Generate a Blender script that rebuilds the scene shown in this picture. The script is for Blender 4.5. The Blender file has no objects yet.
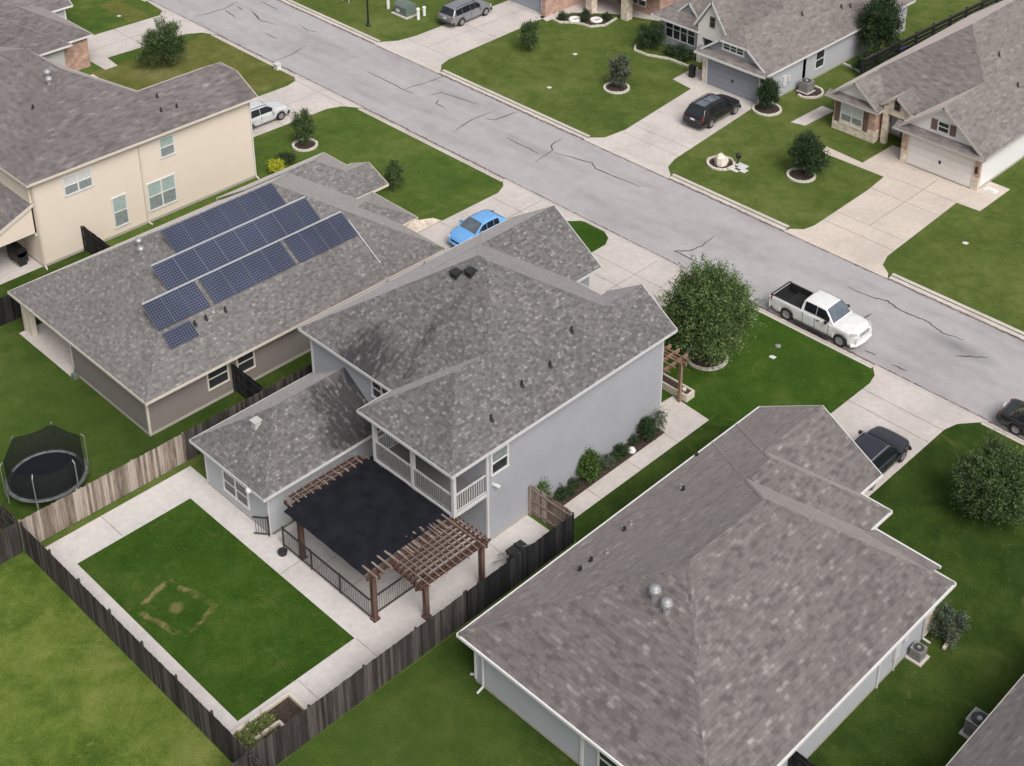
import bpy, math, random
from mathutils import Vector, Matrix
random.seed(7)
S = bpy.context.scene
COL = S.collection
V = Vector
# ------------------------------------------------------------------ mesh helpers
ORG = {}
class MB:
    def __init__(s): s.v=[]; s.f=[]; s.uv=[]; s.mi=[]; s.sm=[]
    def face(s, pts, uv=None, mi=0, smooth=False):
        pts=[V(p) for p in pts]; n=len(s.v); s.v+=pts; s.f.append(list(range(n,n+len(pts)))); s.mi.append(mi); s.sm.append(smooth)
        if uv is None:
            nn=V((0,0,0))
            for i in range(len(pts)):
                a,b=pts[i],pts[(i+1)%len(pts)]; nn+=a.cross(b)
            if nn.length<1e-12: nn=V((0,0,1))
            nn.normalize()
            e=V((0,0,1)).cross(nn)
            e=V((1,0,0)) if e.length<1e-3 else e.normalized()
            t=nn.cross(e)
            uv=[(p.dot(e),p.dot(t)) for p in pts]
        s.uv.append(uv)
    def box(s,x0,x1,y0,y1,z0,z1,mi=0):
        P=lambda a,b,c:V((a,b,c))
        s.face([P(x0,y0,z1),P(x1,y0,z1),P(x1,y1,z1),P(x0,y1,z1)],mi=mi)
        s.face([P(x0,y1,z0),P(x1,y1,z0),P(x1,y0,z0),P(x0,y0,z0)],mi=mi)
        s.face([P(x0,y0,z0),P(x1,y0,z0),P(x1,y0,z1),P(x0,y0,z1)],mi=mi)
        s.face([P(x1,y0,z0),P(x1,y1,z0),P(x1,y1,z1),P(x1,y0,z1)],mi=mi)
        s.face([P(x1,y1,z0),P(x0,y1,z0),P(x0,y1,z1),P(x1,y1,z1)],mi=mi)
        s.face([P(x0,y1,z0),P(x0,y0,z0),P(x0,y0,z1),P(x0,y1,z1)],mi=mi)
        return s
    def bar(s,p,q,w,h,up=(0,0,1),mi=0):
        p=V(p);q=V(q);d=(q-p).normalized();u=V(up)
        sd=d.cross(u)
        if sd.length<1e-4: sd=d.cross(V((1,0,0)))
        sd.normalize(); u=sd.cross(d).normalized()
        a=sd*w/2;b=u*h/2
        A=[p-a-b,p+a-b,p+a+b,p-a+b];B=[x+(q-p) for x in A]
        for i in range(4):
            j=(i+1)%4; s.face([A[i],A[j],B[j],B[i]][::-1],mi=mi)
        s.face(A,mi=mi); s.face(B[::-1],mi=mi)
        return s
    def tube(s,pts,rs,n=8,cap=True,mi=0,smooth=True):
        pts=[V(p) for p in pts]
        if not isinstance(rs,(list,tuple)): rs=[rs]*len(pts)
        rings=[]
        for i,p in enumerate(pts):
            d=(pts[min(i+1,len(pts)-1)]-pts[max(i-1,0)]).normalized()
            a=d.cross(V((0,0,1)))
            if a.length<1e-3: a=d.cross(V((1,0,0)))
            a.normalize(); b=d.cross(a)
            rings.append([p+(a*math.cos(2*math.pi*k/n)+b*math.sin(2*math.pi*k/n))*rs[i] for k in range(n)])
        for i in range(len(rings)-1):
            for k in range(n):
                j=(k+1)%n
                s.face([rings[i][k],rings[i+1][k],rings[i+1][j],rings[i][j]],mi=mi,smooth=smooth)
        if cap:
            s.face(rings[0],mi=mi); s.face(rings[-1][::-1],mi=mi)
        return s
    def lathe(s,c,prof,n=20,axis='z',mi=0,smooth=True):
        c=V(c)
        def P(r,h,k):
            a=2*math.pi*k/n
            if axis=='z': return c+V((r*math.cos(a),r*math.sin(a),h))
            return c+V((r*math.cos(a),h,-r*math.sin(a)))
        for i in range(len(prof)-1):
            for k in range(n):
                (r0,h0),(r1,h1)=prof[i],prof[i+1]
                if r0<1e-6 and r1<1e-6: continue
                pts=[P(r0,h0,k),P(r0,h0,k+1),P(r1,h1,k+1),P(r1,h1,k)]
                if r0<1e-6: pts=[pts[0],pts[2],pts[3]]
                elif r1<1e-6: pts=[pts[0],pts[1],pts[2]]
                s.face(pts,mi=mi,smooth=smooth)
        return s
    def prism(s,poly,z0,z1,mi=0):
        n=len(poly)
        s.face([(x,y,z1) for x,y in poly],mi=mi)
        s.face([(x,y,z0) for x,y in poly][::-1],mi=mi)
        for i in range(n):
            (ax,ay),(bx,by)=poly[i],poly[(i+1)%n]
            s.face([(ax,ay,z0),(bx,by,z0),(bx,by,z1),(ax,ay,z1)],mi=mi)
        return s
    def build(s,name,mats,parent=None,weld=False):
        me=bpy.data.meshes.new(name)
        o=V(ORG.get(parent.name,(0,0,0))) if parent else V((0,0,0))
        me.from_pydata([tuple(p-o) for p in s.v],[],s.f)
        if not isinstance(mats,(list,tuple)): mats=[mats]
        for m in mats: me.materials.append(m)
        me.polygons.foreach_set('material_index',s.mi)
        me.polygons.foreach_set('use_smooth',s.sm)
        ul=me.uv_layers.new(name='UVMap')
        flat=[c for u in s.uv for q in u for c in q]
        ul.data.foreach_set('uv',flat)
        if weld:
            import bmesh
            bm=bmesh.new(); bm.from_mesh(me); bmesh.ops.remove_doubles(bm,verts=bm.verts,dist=0.0005); bm.to_mesh(me); bm.free()
        me.update()
        ob=bpy.data.objects.new(name,me); COL.objects.link(ob)
        if parent: ob.parent=parent
        ORG[ob.name]=tuple(o)
        return ob
def tag(o,label=None,cat=None,group=None,kind=None):
    if label: o['label']=label
    if cat: o['category']=cat
    if group: o['group']=group
    if kind: o['kind']=kind
    return o
def thing(name,label,cat,loc=(0,0,0),rot=0,group=None,local=False):
    o=bpy.data.objects.new(name,None); COL.objects.link(o); o.location=loc; o.rotation_euler=(0,0,rot)
    o.empty_display_size=.3
    ORG[o.name]=(0,0,0) if local else tuple(loc)
    return tag(o,label,cat,group)
def solo(name,mb,mat,label,cat,loc,group=None):
    ob=mb.build(name,mat)
    for v in ob.data.vertices: v.co-=V(loc)
    ob.location=loc
    return tag(ob,label,cat,group)
def copy_tree(o,parent=None):
    c=o.copy(); COL.objects.link(c)
    if parent: c.parent=parent
    for ch in list(o.children): copy_tree(ch,c)
    return c
# ------------------------------------------------------------------ materials
def newmat(name,rough=.8,col=(.5,.5,.5),metal=0,spec=.5):
    m=bpy.data.materials.new(name); m.use_nodes=True
    nt=m.node_tree; b=nt.nodes['Principled BSDF']
    b.inputs['Base Color'].default_value=(*col,1); b.inputs['Roughness'].default_value=rough
    b.inputs['Metallic'].default_value=metal; b.inputs['Specular IOR Level'].default_value=spec
    return m,nt,b
class G:
    def __init__(s,nt): s.nt=nt
    def n(s,t,**k):
        x=s.nt.nodes.new(t)
        for a,b in k.items():
            if hasattr(x,a): setattr(x,a,b)
        return x
    def l(s,a,b): s.nt.links.new(a,b)
    def tex(s,which='Object'):
        return s.n('ShaderNodeTexCoord').outputs[which]
    def mapping(s,src,scale=(1,1,1),rot=(0,0,0),loc=(0,0,0)):
        m=s.n('ShaderNodeMapping'); m.inputs['Scale'].default_value=scale; m.inputs['Rotation'].default_value=rot; m.inputs['Location'].default_value=loc
        s.l(src,m.inputs['Vector']); return m.outputs[0]
    def noise(s,src,scale,detail=3,rough=.55,dist=0):
        x=s.n('ShaderNodeTexNoise'); x.inputs['Scale'].default_value=scale; x.inputs['Detail'].default_value=detail
        x.inputs['Roughness'].default_value=rough; x.inputs['Distortion'].default_value=dist
        s.l(src,x.inputs['Vector']); return x.outputs['Fac']
    def ramp(s,fac,stops):
        r=s.n('ShaderNodeValToRGB'); e=r.color_ramp.elements
        while len(e)<len(stops): e.new(.5)
        for i,(p,c) in enumerate(stops):
            e[i].position=p; e[i].color=(*c,1) if len(c)==3 else c
        s.l(fac,r.inputs[0]); return r.outputs[0]
    def mix(s,fac,a,b,mode='MIX'):
        m=s.n('ShaderNodeMix'); m.data_type='RGBA'; m.blend_type=mode
        for inp,val in ((m.inputs[0],fac),(m.inputs[6],a),(m.inputs[7],b)):
            if hasattr(val,'is_linked') or hasattr(val,'links'): s.l(val,inp)
            elif isinstance(val,(int,float)): inp.default_value=val
            else: inp.default_value=(*val,1)
        return m.outputs[2]
    def math(s,op,a,b=None,c=None):
        m=s.n('ShaderNodeMath'); m.operation=op
        for i,v in enumerate((a,b,c)):
            if v is None: continue
            if isinstance(v,(int,float)): m.inputs[i].default_value=v
            else: s.l(v,m.inputs[i])
        return m.outputs[0]
    def bump(s,h,strength,dist,b):
        x=s.n('ShaderNodeBump'); x.inputs['Strength'].default_value=strength; x.inputs['Distance'].default_value=dist
        s.l(h,x.inputs['Height']); s.l(x.outputs[0],b.inputs['Normal'])
def sc(c,k): return tuple(min(1,x*k) for x in c)
def shingle(name,dark,mid,light,tab=.42,course=.16,streak=1.0,weather=.12,stains=None,brick=.3):
    m,nt,b=newmat(name,.8,spec=.35); g=G(nt)
    uv=g.tex('UV'); ob=g.tex('Object')
    br=g.n('ShaderNodeTexBrick'); g.l(uv,br.inputs['Vector'])
    br.offset=.37; br.inputs['Scale'].default_value=1; br.inputs['Brick Width'].default_value=tab; br.inputs['Row Height'].default_value=course
    br.inputs['Mortar Size'].default_value=.012; br.inputs['Bias'].default_value=-.1
    br.inputs['Color1'].default_value=(0,0,0,1); br.inputs['Color2'].default_value=(1,1,1,1); br.inputs['Mortar'].default_value=(.0,.0,.0,1)
    n1=g.noise(g.mapping(uv,(1/(tab*1.3),1/(course*1.5),1)),1,2,.55,.2)
    n2=g.noise(g.mapping(uv,(.7,1.9,1),loc=(3,7,0)),1,4,.62,.4)
    f=g.math('ADD',g.math('MULTIPLY',br.outputs['Color'],brick),g.math('MULTIPLY',n1,.5))
    f=g.math('ADD',f,g.math('MULTIPLY',g.math('SUBTRACT',n2,.5),.5*streak))
    o_=.5*brick-.17
    col=g.ramp(f,[(.20+o_,dark),(.38+o_,sc(mid,.9)),(.50+o_,mid),(.70+o_,light)])
    w=g.noise(ob,.22,3,.6)
    col=g.mix(1,col,g.ramp(w,[(.3,(1-weather,)*3),(.7,(1+weather*.6,)*3)]),'MULTIPLY')
    if stains:
        fac=None
        sep=g.n('ShaderNodeSeparateXYZ'); g.l(ob,sep.inputs[0])
        for (cx,cy,rx,ry,k) in stains:
            dx=g.math('DIVIDE',g.math('SUBTRACT',sep.outputs[0],cx),rx); dy=g.math('DIVIDE',g.math('SUBTRACT',sep.outputs[1],cy),ry)
            d=g.math('SQRT',g.math('ADD',g.math('MULTIPLY',dx,dx),g.math('MULTIPLY',dy,dy)))
            t=g.math('MULTIPLY',g.math('SUBTRACT',1,g.math('MINIMUM',d,1)),k)
            fac=t if fac is None else g.math('MAXIMUM',fac,t)
        nz=g.noise(g.mapping(uv,(4.2,1.5,1)),1,4,.7,.3)
        fac=g.math('MULTIPLY',fac,g.math('MULTIPLY',g.math('SUBTRACT',nz,.36),5.0)); fac=g.math('MINIMUM',g.math('MAXIMUM',fac,0),.85)
        col=g.mix(fac,col,(.02,.02,.022))
    g.l(col,b.inputs['Base Color']); b.inputs['Sheen Weight'].default_value=.42; b.inputs['Sheen Roughness'].default_value=.45; b.inputs['Sheen Tint'].default_value=(*sc(mid,5.0),1)
    h=g.math('ADD',g.math('MULTIPLY',br.outputs['Color'],.5),g.math('MULTIPLY',br.outputs['Fac'],-1.0))
    g.bump(h,.5,.012,b)
    return m
def grass(name,a,bc,c,big=.12,ring=None,fade=None):
    m,nt,b=newmat(name,1.0,spec=.03); g=G(nt); ob=g.tex('Object')
    n1=g.noise(ob,big,4,.6,.4); n2=g.noise(ob,.9,4,.65,.6); n3=g.noise(ob,9,3,.7); n4=g.noise(ob,17,3,.75)
    n5=g.noise(g.mapping(ob,(1,1,1),loc=(9,4,0)),.33,5,.62,.8)
    f=g.math('ADD',g.math('MULTIPLY',n1,.40),g.math('MULTIPLY',n2,.30)); f=g.math('ADD',f,g.math('MULTIPLY',n5,.34)); f=g.math('ADD',f,g.math('MULTIPLY',n3,.14)); f=g.math('SUBTRACT',f,.09)
    col=g.ramp(f,[(.38,a),(.50,bc),(.63,c)])
    col=g.mix(1,col,g.ramp(n4,[(.28,(.58,.6,.58)),(.72,(1.36,1.34,1.3))]),'MULTIPLY')
    sp=g.noise(g.mapping(ob,(1,1,1),loc=(2,19,0)),2.6,3,.75,.2)
    col=g.mix(g.math('MULTIPLY',g.ramp(sp,[(.58,(0,0,0)),(.72,(1,1,1))]),.45),col,sc(c,1.25))
    dry=g.noise(g.mapping(ob,(1,1,1),loc=(31,11,0)),.55,5,.7,.8)
    col=g.mix(g.math('MULTIPLY',g.ramp(dry,[(.60,(0,0,0)),(.76,(1,1,1))]),.5),col,(.19,.17,.06))
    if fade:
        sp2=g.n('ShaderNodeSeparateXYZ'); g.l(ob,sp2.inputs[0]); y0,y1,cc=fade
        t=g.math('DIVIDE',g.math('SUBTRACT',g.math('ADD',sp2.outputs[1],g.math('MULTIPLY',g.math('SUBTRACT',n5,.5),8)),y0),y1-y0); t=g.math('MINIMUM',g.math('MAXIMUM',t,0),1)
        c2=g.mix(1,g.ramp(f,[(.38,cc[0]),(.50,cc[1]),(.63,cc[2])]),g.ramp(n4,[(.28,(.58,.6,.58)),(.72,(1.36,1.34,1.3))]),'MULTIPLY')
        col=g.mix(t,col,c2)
    if ring:
        sep=g.n('ShaderNodeSeparateXYZ'); g.l(ob,sep.inputs[0])
        cx,cy,hx,hy,rot,th=ring
        wob=g.noise(ob,1.3,3,.6); wob=g.math('MULTIPLY',g.math('SUBTRACT',wob,.5),.5)
        X=g.math('SUBTRACT',sep.outputs[0],cx); Y=g.math('SUBTRACT',sep.outputs[1],cy)
        c0,s0=math.cos(rot),math.sin(rot)
        xr=g.math('ABSOLUTE',g.math('ADD',g.math('MULTIPLY',X,c0),g.math('MULTIPLY',Y,s0)))
        yr=g.math('ABSOLUTE',g.math('SUBTRACT',g.math('MULTIPLY',Y,c0),g.math('MULTIPLY',X,s0)))
        qx=g.math('SUBTRACT',xr,hx-.15); qy=g.math('SUBTRACT',yr,hy-.15)
        qx0=g.math('MAXIMUM',qx,0); qy0=g.math('MAXIMUM',qy,0)
        d=g.math('SUBTRACT',g.math('ADD',g.math('SQRT',g.math('ADD',g.math('MULTIPLY',qx0,qx0),g.math('MULTIPLY',qy0,qy0))),g.math('MINIMUM',g.math('MAXIMUM',qx,qy),0)),.15)
        d=g.math('ABSOLUTE',g.math('ADD',d,wob))
        k=g.math('SUBTRACT',1,g.math('DIVIDE',d,th)); k=g.math('MAXIMUM',k,0)
        k=g.math('MULTIPLY',g.math('MINIMUM',g.math('MULTIPLY',k,1.6),1),g.ramp(n2,[(.42,(.0,.0,.0)),(.58,(1,1,1))]))
        d2=g.math('SQRT',g.math('ADD',g.math('MULTIPLY',X,X),g.math('MULTIPLY',Y,Y)))
        k2=g.math('MAXIMUM',g.math('SUBTRACT',1,g.math('DIVIDE',g.math('ADD',d2,wob),.38)),0)
        k=g.math('MAXIMUM',k,g.math('MINIMUM',g.math('MULTIPLY',k2,1.1),.6))
        col=g.mix(g.math('MULTIPLY',k,.7),col,(.27,.21,.10))
    g.l(col,b.inputs['Base Color'])
    g.bump(g.math('ADD',n4,g.math('MULTIPLY',n3,1.5)),.6,.05,b)
    return m
def concrete(name,col,var=.1,spot=True):
    m,nt,b=newmat(name,.9,spec=.3); g=G(nt); ob=g.tex('Object')
    n1=g.noise(ob,.35,4,.6,.5); n2=g.noise(ob,3.2,4,.65); n3=g.noise(ob,40,2,.6)
    c=g.ramp(n1,[(.3,sc(col,1-var)),(.55,col),(.75,sc(col,1+var*.5))])
    c=g.mix(1,c,g.ramp(n2,[(.3,(.9,.89,.88)),(.65,(1.03,1.03,1.03))]),'MULTIPLY')
    c=g.mix(1,c,g.ramp(n3,[(.3,(.93,.93,.93)),(.7,(1.05,1.05,1.05))]),'MULTIPLY')
    if spot:
        d=g.noise(g.mapping(ob,(1,1,1),loc=(5,9,0)),.8,3,.7,.4)
        c=g.mix(g.math('MULTIPLY',g.ramp(d,[(.62,(0,0,0)),(.78,(1,1,1))]),.35),c,sc(col,.5))
    g.l(c,b.inputs['Base Color']); g.bump(n3,.2,.01,b)
    return m
def asphalt(name):
    m,nt,b=newmat(name,.88,spec=.3); g=G(nt); ob=g.tex('Object')
    n1=g.noise(g.mapping(ob,(.12,.5,1)),1,4,.6,.3); n2=g.noise(ob,1.1,4,.65); n3=g.noise(ob,45,2,.7)
    c=g.ramp(n1,[(.28,(.31,.295,.30)),(.5,(.375,.358,.363)),(.75,(.41,.392,.396))])
    c=g.mix(1,c,g.ramp(n2,[(.3,(.92,.92,.92)),(.7,(1.05,1.05,1.05))]),'MULTIPLY')
    c=g.mix(1,c,g.ramp(n3,[(.3,(.86,.86,.86)),(.7,(1.1,1.1,1.1))]),'MULTIPLY')
    # oily patch where cars idle
    sep=g.n('ShaderNodeSeparateXYZ'); g.l(ob,sep.inputs[0])
    fac=None
    for cx,cy,rx,ry,k in ((13.4,16.9,3.0,.9,.55),(-36,13.6,3,.5,.25),(-45,17.5,4,.7,.15)):
        dx=g.math('DIVIDE',g.math('SUBTRACT',sep.outputs[0],cx),rx); dy=g.math('DIVIDE',g.math('SUBTRACT',sep.outputs[1],cy),ry)
        d=g.math('SQRT',g.math('ADD',g.math('MULTIPLY',dx,dx),g.math('MULTIPLY',dy,dy)))
        t=g.math('MULTIPLY',g.math('MAXIMUM',g.math('SUBTRACT',1,d),0),k*1.6)
        fac=t if fac is None else g.math('MAXIMUM',fac,t)
    fac=g.math('MULTIPLY',fac,g.math('ADD',n2,.25))
    c=g.mix(g.math('MINIMUM',fac,.7),c,(.12,.12,.125))
    g.l(c,b.inputs['Base Color']); g.bump(n3,.3,.01,b)
    return m
def stucco(name,col,lap=0,var=.05):
    m,nt,b=newmat(name,.88,spec=.3); g=G(nt); ob=g.tex('Object'); uv=g.tex('UV')
    n1=g.noise(ob,.5,4,.6); n3=g.noise(ob,30,2,.6)
    c=g.ramp(n1,[(.3,sc(col,1-var)),(.7,sc(col,1+var))])
    c=g.mix(1,c,g.ramp(n3,[(.3,(.95,.95,.95)),(.7,(1.03,1.03,1.03))]),'MULTIPLY')
    dirt=g.noise(g.mapping(uv,(1.5,.25,1)),1,4,.7)
    c=g.mix(g.math('MULTIPLY',g.ramp(dirt,[(.55,(0,0,0)),(.85,(1,1,1))]),.10),c,sc(col,.7))
    if lap:
        sep=g.n('ShaderNodeSeparateXYZ'); g.l(uv,sep.inputs[0])
        fr=g.math('FRACT',g.math('DIVIDE',sep.outputs[1],lap))
        line=g.math('LESS_THAN',fr,.09)
        c=g.mix(g.math('MULTIPLY',line,.35),c,sc(col,.45))
        g.bump(fr,.5,.012,b)
    else: g.bump(n3,.25,.01,b)
    g.l(c,b.inputs['Base Color']); return m
def masonry(name,c1,c2,mort,w=.21,h=.075,ms=.012):
    m,nt,b=newmat(name,.9,spec=.2); g=G(nt); uv=g.tex('UV'); ob=g.tex('Object')
    br=g.n('ShaderNodeTexBrick'); g.l(uv,br.inputs['Vector']); br.inputs['Scale'].default_value=1
    br.inputs['Brick Width'].default_value=w; br.inputs['Row Height'].default_value=h; br.inputs['Mortar Size'].default_value=ms
    br.inputs['Color1'].default_value=(*c1,1); br.inputs['Color2'].default_value=(*c2,1); br.inputs['Mortar'].default_value=(*mort,1)
    n=g.noise(ob,2.2,3,.6)
    c=g.mix(1,br.outputs['Color'],g.ramp(n,[(.3,(.72,.7,.68)),(.7,(1.22,1.2,1.18))]),'MULTIPLY')
    g.l(c,b.inputs['Base Color']); g.bump(br.outputs['Fac'],-.4,.01,b); return m
def wood(name,dark,mid,light,streak=1.0):
    m,nt,b=newmat(name,.9,spec=.2); g=G(nt); uv=g.tex('UV')
    ri=g.n('ShaderNodeNewGeometry').outputs['Random Per Island']
    n1=g.noise(g.mapping(uv,(9,.9,1)),1,4,.7,.4); n2=g.noise(g.mapping(uv,(2.2,.35,1),loc=(4,2,0)),1,4,.65,.3)
    f=g.math('ADD',g.math('MULTIPLY',n1,.35*streak),g.math('MULTIPLY',n2,.6)); f=g.math('ADD',f,g.math('MULTIPLY',g.math('SUBTRACT',ri,.5),.32)); f=g.math('ADD',f,.02)
    c=g.ramp(f,[(.28,dark),(.5,mid),(.68,light)])
    g.l(c,b.inputs['Base Color']); g.bump(n1,.3,.01,b); return m
def plain(name,col,rough=.6,metal=0,spec=.5,var=.06,scale=6,coat=0):
    m,nt,b=newmat(name,rough,col,metal,spec); g=G(nt); ob=g.tex('Object')
    n=g.noise(ob,scale,3,.6)
    g.l(g.ramp(n,[(.3,sc(col,1-var)),(.7,sc(col,1+var))]),b.inputs['Base Color'])
    if coat: b.inputs['Coat Weight'].default_value=coat; b.inputs['Coat Roughness'].default_value=.05
    return m
def leafmat(name,dark,mid,light):
    m,nt,b=newmat(name,.75,spec=.25); g=G(nt)
    ri=g.n('ShaderNodeNewGeometry').outputs['Random Per Island']; n=g.noise(g.tex('Object'),1.3,3,.6)
    f=g.math('ADD',g.math('MULTIPLY',ri,.55),g.math('MULTIPLY',n,.5))
    g.l(g.ramp(f,[(.2,dark),(.5,mid),(.82,light)]),b.inputs['Base Color'])
    b.inputs['Subsurface Weight'].default_value=0
    return m
def glass(name,col=(.03,.035,.04),rough=.08):
    m=plain(name,col,rough,0,.8,.25,1.2); return m
def solarmat():
    m,nt,b=newmat('solar_cells',.3,spec=.5); g=G(nt); uv=g.tex('UV')
    br=g.n('ShaderNodeTexBrick'); g.l(uv,br.inputs['Vector']); br.offset=0; br.inputs['Scale'].default_value=1
    br.inputs['Brick Width'].default_value=.158; br.inputs['Row Height'].default_value=.158; br.inputs['Mortar Size'].default_value=.014; br.inputs['Mortar Smooth'].default_value=.2
    br.inputs['Color1'].default_value=(.011,.015,.036,1); br.inputs['Color2'].default_value=(.015,.019,.043,1); br.inputs['Mortar'].default_value=(.125,.14,.20,1)
    n=g.noise(g.tex('Object'),.4,2,.5)
    g.l(g.mix(1,br.outputs['Color'],g.ramp(n,[(.3,(.85,.85,.85)),(.7,(1.2,1.2,1.2))]),'MULTIPLY'),b.inputs['Base Color']); return m
def netmat(name,col,alpha):
    m,nt,b=newmat(name,.9,col); b.inputs['Alpha'].default_value=alpha
    g=G(nt); n=g.noise(g.tex('Object'),3,3,.6)
    g.l(g.math('ADD',alpha-.12,g.math('MULTIPLY',n,.24)),b.inputs['Alpha'])
    return m
M={}
M['roof_warm']=shingle('roof_shingle_warm',(.092,.082,.080),(.164,.147,.142),(.33,.30,.292),tab=.38,course=.2,streak=.95,brick=.25)
M['roof_warm2']=shingle('roof_shingle_brown',(.10,.088,.086),(.163,.146,.145),(.27,.245,.24),tab=.48,course=.19,streak=1.0,weather=.16,brick=.26)
M['roof_tan']=shingle('roof_shingle_far',(.125,.11,.104),(.20,.178,.17),(.31,.28,.268),tab=.48,course=.19,streak=.8,brick=.26)
M['roof_main']=shingle('roof_shingle_stained',(.092,.088,.088),(.158,.151,.151),(.33,.317,.315),tab=.21,course=.15,streak=.3,brick=.38,
    stains=[(x+1,y+7,a,b,k) for x,y,a,b,k in [(-1.9,-12.6,1.1,1.2,1),(-1.0,-11.0,.55,2.4,.85),(-.6,-12.6,.8,1.3,.8),(-.8,-9.2,.45,1.3,.6),(-3.2,-12.1,1.3,.8,.7),(-3.5,-13.7,1.9,2.6,2.6),(-2.7,-14.2,1.1,2.6,3.0),(-4.2,-14.9,1.7,1.4,1.2)]])
M['roof_solar']=shingle('roof_shingle_taupe',(.115,.108,.105),(.182,.173,.168),(.33,.315,.303),tab=.22,course=.15,streak=.35,brick=.36)
M['grass']=grass('grass_mid',(0.05, 0.092, 0.02),(0.078, 0.122, 0.026),(0.125, 0.155, 0.044))
M['grass_far']=grass('grass_far_side',(0.06, 0.093, 0.022),(0.09, 0.125, 0.031),(0.145, 0.165, 0.055),big=.09)
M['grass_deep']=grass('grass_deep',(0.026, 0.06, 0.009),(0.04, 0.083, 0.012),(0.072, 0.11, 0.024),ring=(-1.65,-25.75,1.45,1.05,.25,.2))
M['grass_side_shaded']=grass('grass_side_shaded',(0.022, 0.043, 0.01),(0.036, 0.064, 0.013),(0.062, 0.09, 0.021),fade=(-17,-26,((.047,.085,.018),(.068,.107,.022),(.10,.14,.036))))  # shade between the houses put into the grass colour, fading out behind them
M['grass_lush']=grass('grass_lush',(.030,.068,.010),(.046,.090,.014),(.08,.118,.026))
M['grass_back']=grass('grass_back_lot',(.055,.098,.016),(.105,.152,.028),(.185,.212,.06),big=.3)
M['grass_olive']=grass('grass_olive',(0.08, 0.098, 0.024),(0.12, 0.132, 0.036),(0.18, 0.175, 0.07))
M['asphalt']=asphalt('road_asphalt')
M['tar']=plain('crack_tar',(.085,.08,.083),.85,var=.3)
M['joint']=plain('joint_dirt',(.27,.235,.21),.95,var=.3,scale=3)
M['seam']=plain('gutter_seam',(.16,.13,.12),.95,var=.5,scale=1.2)
M['concrete']=concrete('concrete_pale',(.545,.50,.472),var=.15)
M['concrete_tan']=concrete('concrete_tan',(.57,.50,.44),var=.14)
M['concrete_kerb']=concrete('concrete_kerb',(.55,.50,.465),var=.16)
M['concrete_yard']=concrete('concrete_yard',(.58,.548,.53),var=.13)
M['concrete_patio']=concrete('concrete_patio',(.5,.475,.455))
M['stain']=concrete('concrete_damp',(.36,.31,.28),var=.2)
M['found']=concrete('foundation',(.40,.37,.34))
M['mulch_deck']=plain('deck_boards',(.17,.155,.145),.8)
M['mulch']=plain('mulch',(.05,.033,.024),1,var=.6,scale=9)
M['wall_blue']=stucco('stucco_blue_grey',(.345,.355,.385),var=.06)
M['wall_small']=stucco('stucco_blue_grey_back',(.43,.445,.47),var=.05)
M['wall_taupe']=stucco('siding_taupe',(.225,.20,.185),lap=.18)
M['wall_taupe2']=stucco('siding_taupe_dark',(.20,.18,.168),lap=.18)
M['wall_peach']=stucco('stucco_peach',(.69,.60,.51),var=.02)
M['wall_slate']=stucco('siding_slate',(.43,.445,.475),lap=.2,var=.03)
M['wall_slate2']=stucco('siding_slate_far',(.30,.325,.36),lap=.2)
M['wall_board']=stucco('board_slate',(.27,.29,.32))
M['wall_white']=stucco('siding_white',(.74,.735,.73),lap=.2,var=.03)
M['wall_pale']=stucco('render_white',(.74,.72,.69))
M['wall_grey']=stucco('render_grey',(.44,.44,.43))
M['brick_red']=masonry('brick_red',(.33,.15,.10),(.46,.26,.19),(.5,.44,.4),.24,.085,.014)
M['brick_mix']=masonry('brick_mix',(.38,.19,.13),(.55,.36,.27),(.5,.44,.4),.26,.1,.014)
M['stone']=masonry('limestone',(.66,.56,.45),(.76,.68,.58),(.6,.54,.47),.5,.22,.02)
M['trim']=plain('trim_white',(.66,.655,.64),.5)
M['trim_grey']=plain('trim_grey',(.56,.56,.555),.5)
M['trim_beige']=plain('trim_beige',(.60,.54,.46),.6)
M['trim_dim']=plain('trim_taupe',(.42,.39,.36),.6)
M['trim_dim2']=plain('vent_off_white',(.46,.455,.44),.6)
M['soffit']=plain('soffit',(.5,.49,.48),.7)
M['door_slate']=stucco('garage_slate',(.25,.265,.30),lap=.53)
M['door_white']=stucco('garage_white',(.76,.725,.70),lap=.53)
M['door_blue']=stucco('garage_blue',(.33,.36,.42),lap=.53)
M['shutter']=plain('shutter_brown',(.16,.10,.085),.6)
M['glass']=glass('window_glass'); M['glass_pale']=plain('window_screen',(.22,.25,.25),.25,var=.2)
M['glass_green']=plain('window_blind',(.33,.42,.39),.3,var=.12)
M['black']=plain('black_metal',(.012,.012,.013),.45)
M['rubber']=plain('rubber',(.014,.014,.015),.8)
M['pipe']=plain('vent_black',(.02,.02,.021),.7)
M['alu']=plain('aluminium',(.55,.56,.56),.35,.7)
M['galv']=plain('galvanised',(.42,.42,.43),.45,.5)
M['white_plastic']=plain('white_plastic',(.75,.75,.73),.5)
M['cells']=solarmat()
M['panel_frame']=plain('panel_frame',(.22,.23,.26),.4,.3)
M['panel_rail']=plain('panel_rail',(.62,.63,.66),.35,.3)
M['fence_pale']=wood('fence_bleached',(.075,.056,.044),(.235,.19,.155),(.40,.345,.30),1.2)
M['fence_grey']=wood('fence_grey',(.024,.021,.020),(.054,.047,.044),(.105,.092,.086))
M['fence_dark']=wood('fence_black',(.010,.010,.011),(.02,.02,.021),(.04,.039,.04))
M['fence_gate']=wood('fence_gate',(.10,.075,.06),(.24,.19,.16),(.40,.34,.29))
M['pergola']=wood('pergola_brown',(.045,.024,.019),(.092,.052,.041),(.17,.115,.095))
M['pergola_pale']=wood('pergola_weathered',(.10,.066,.054),(.20,.15,.125),(.36,.30,.265))
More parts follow.
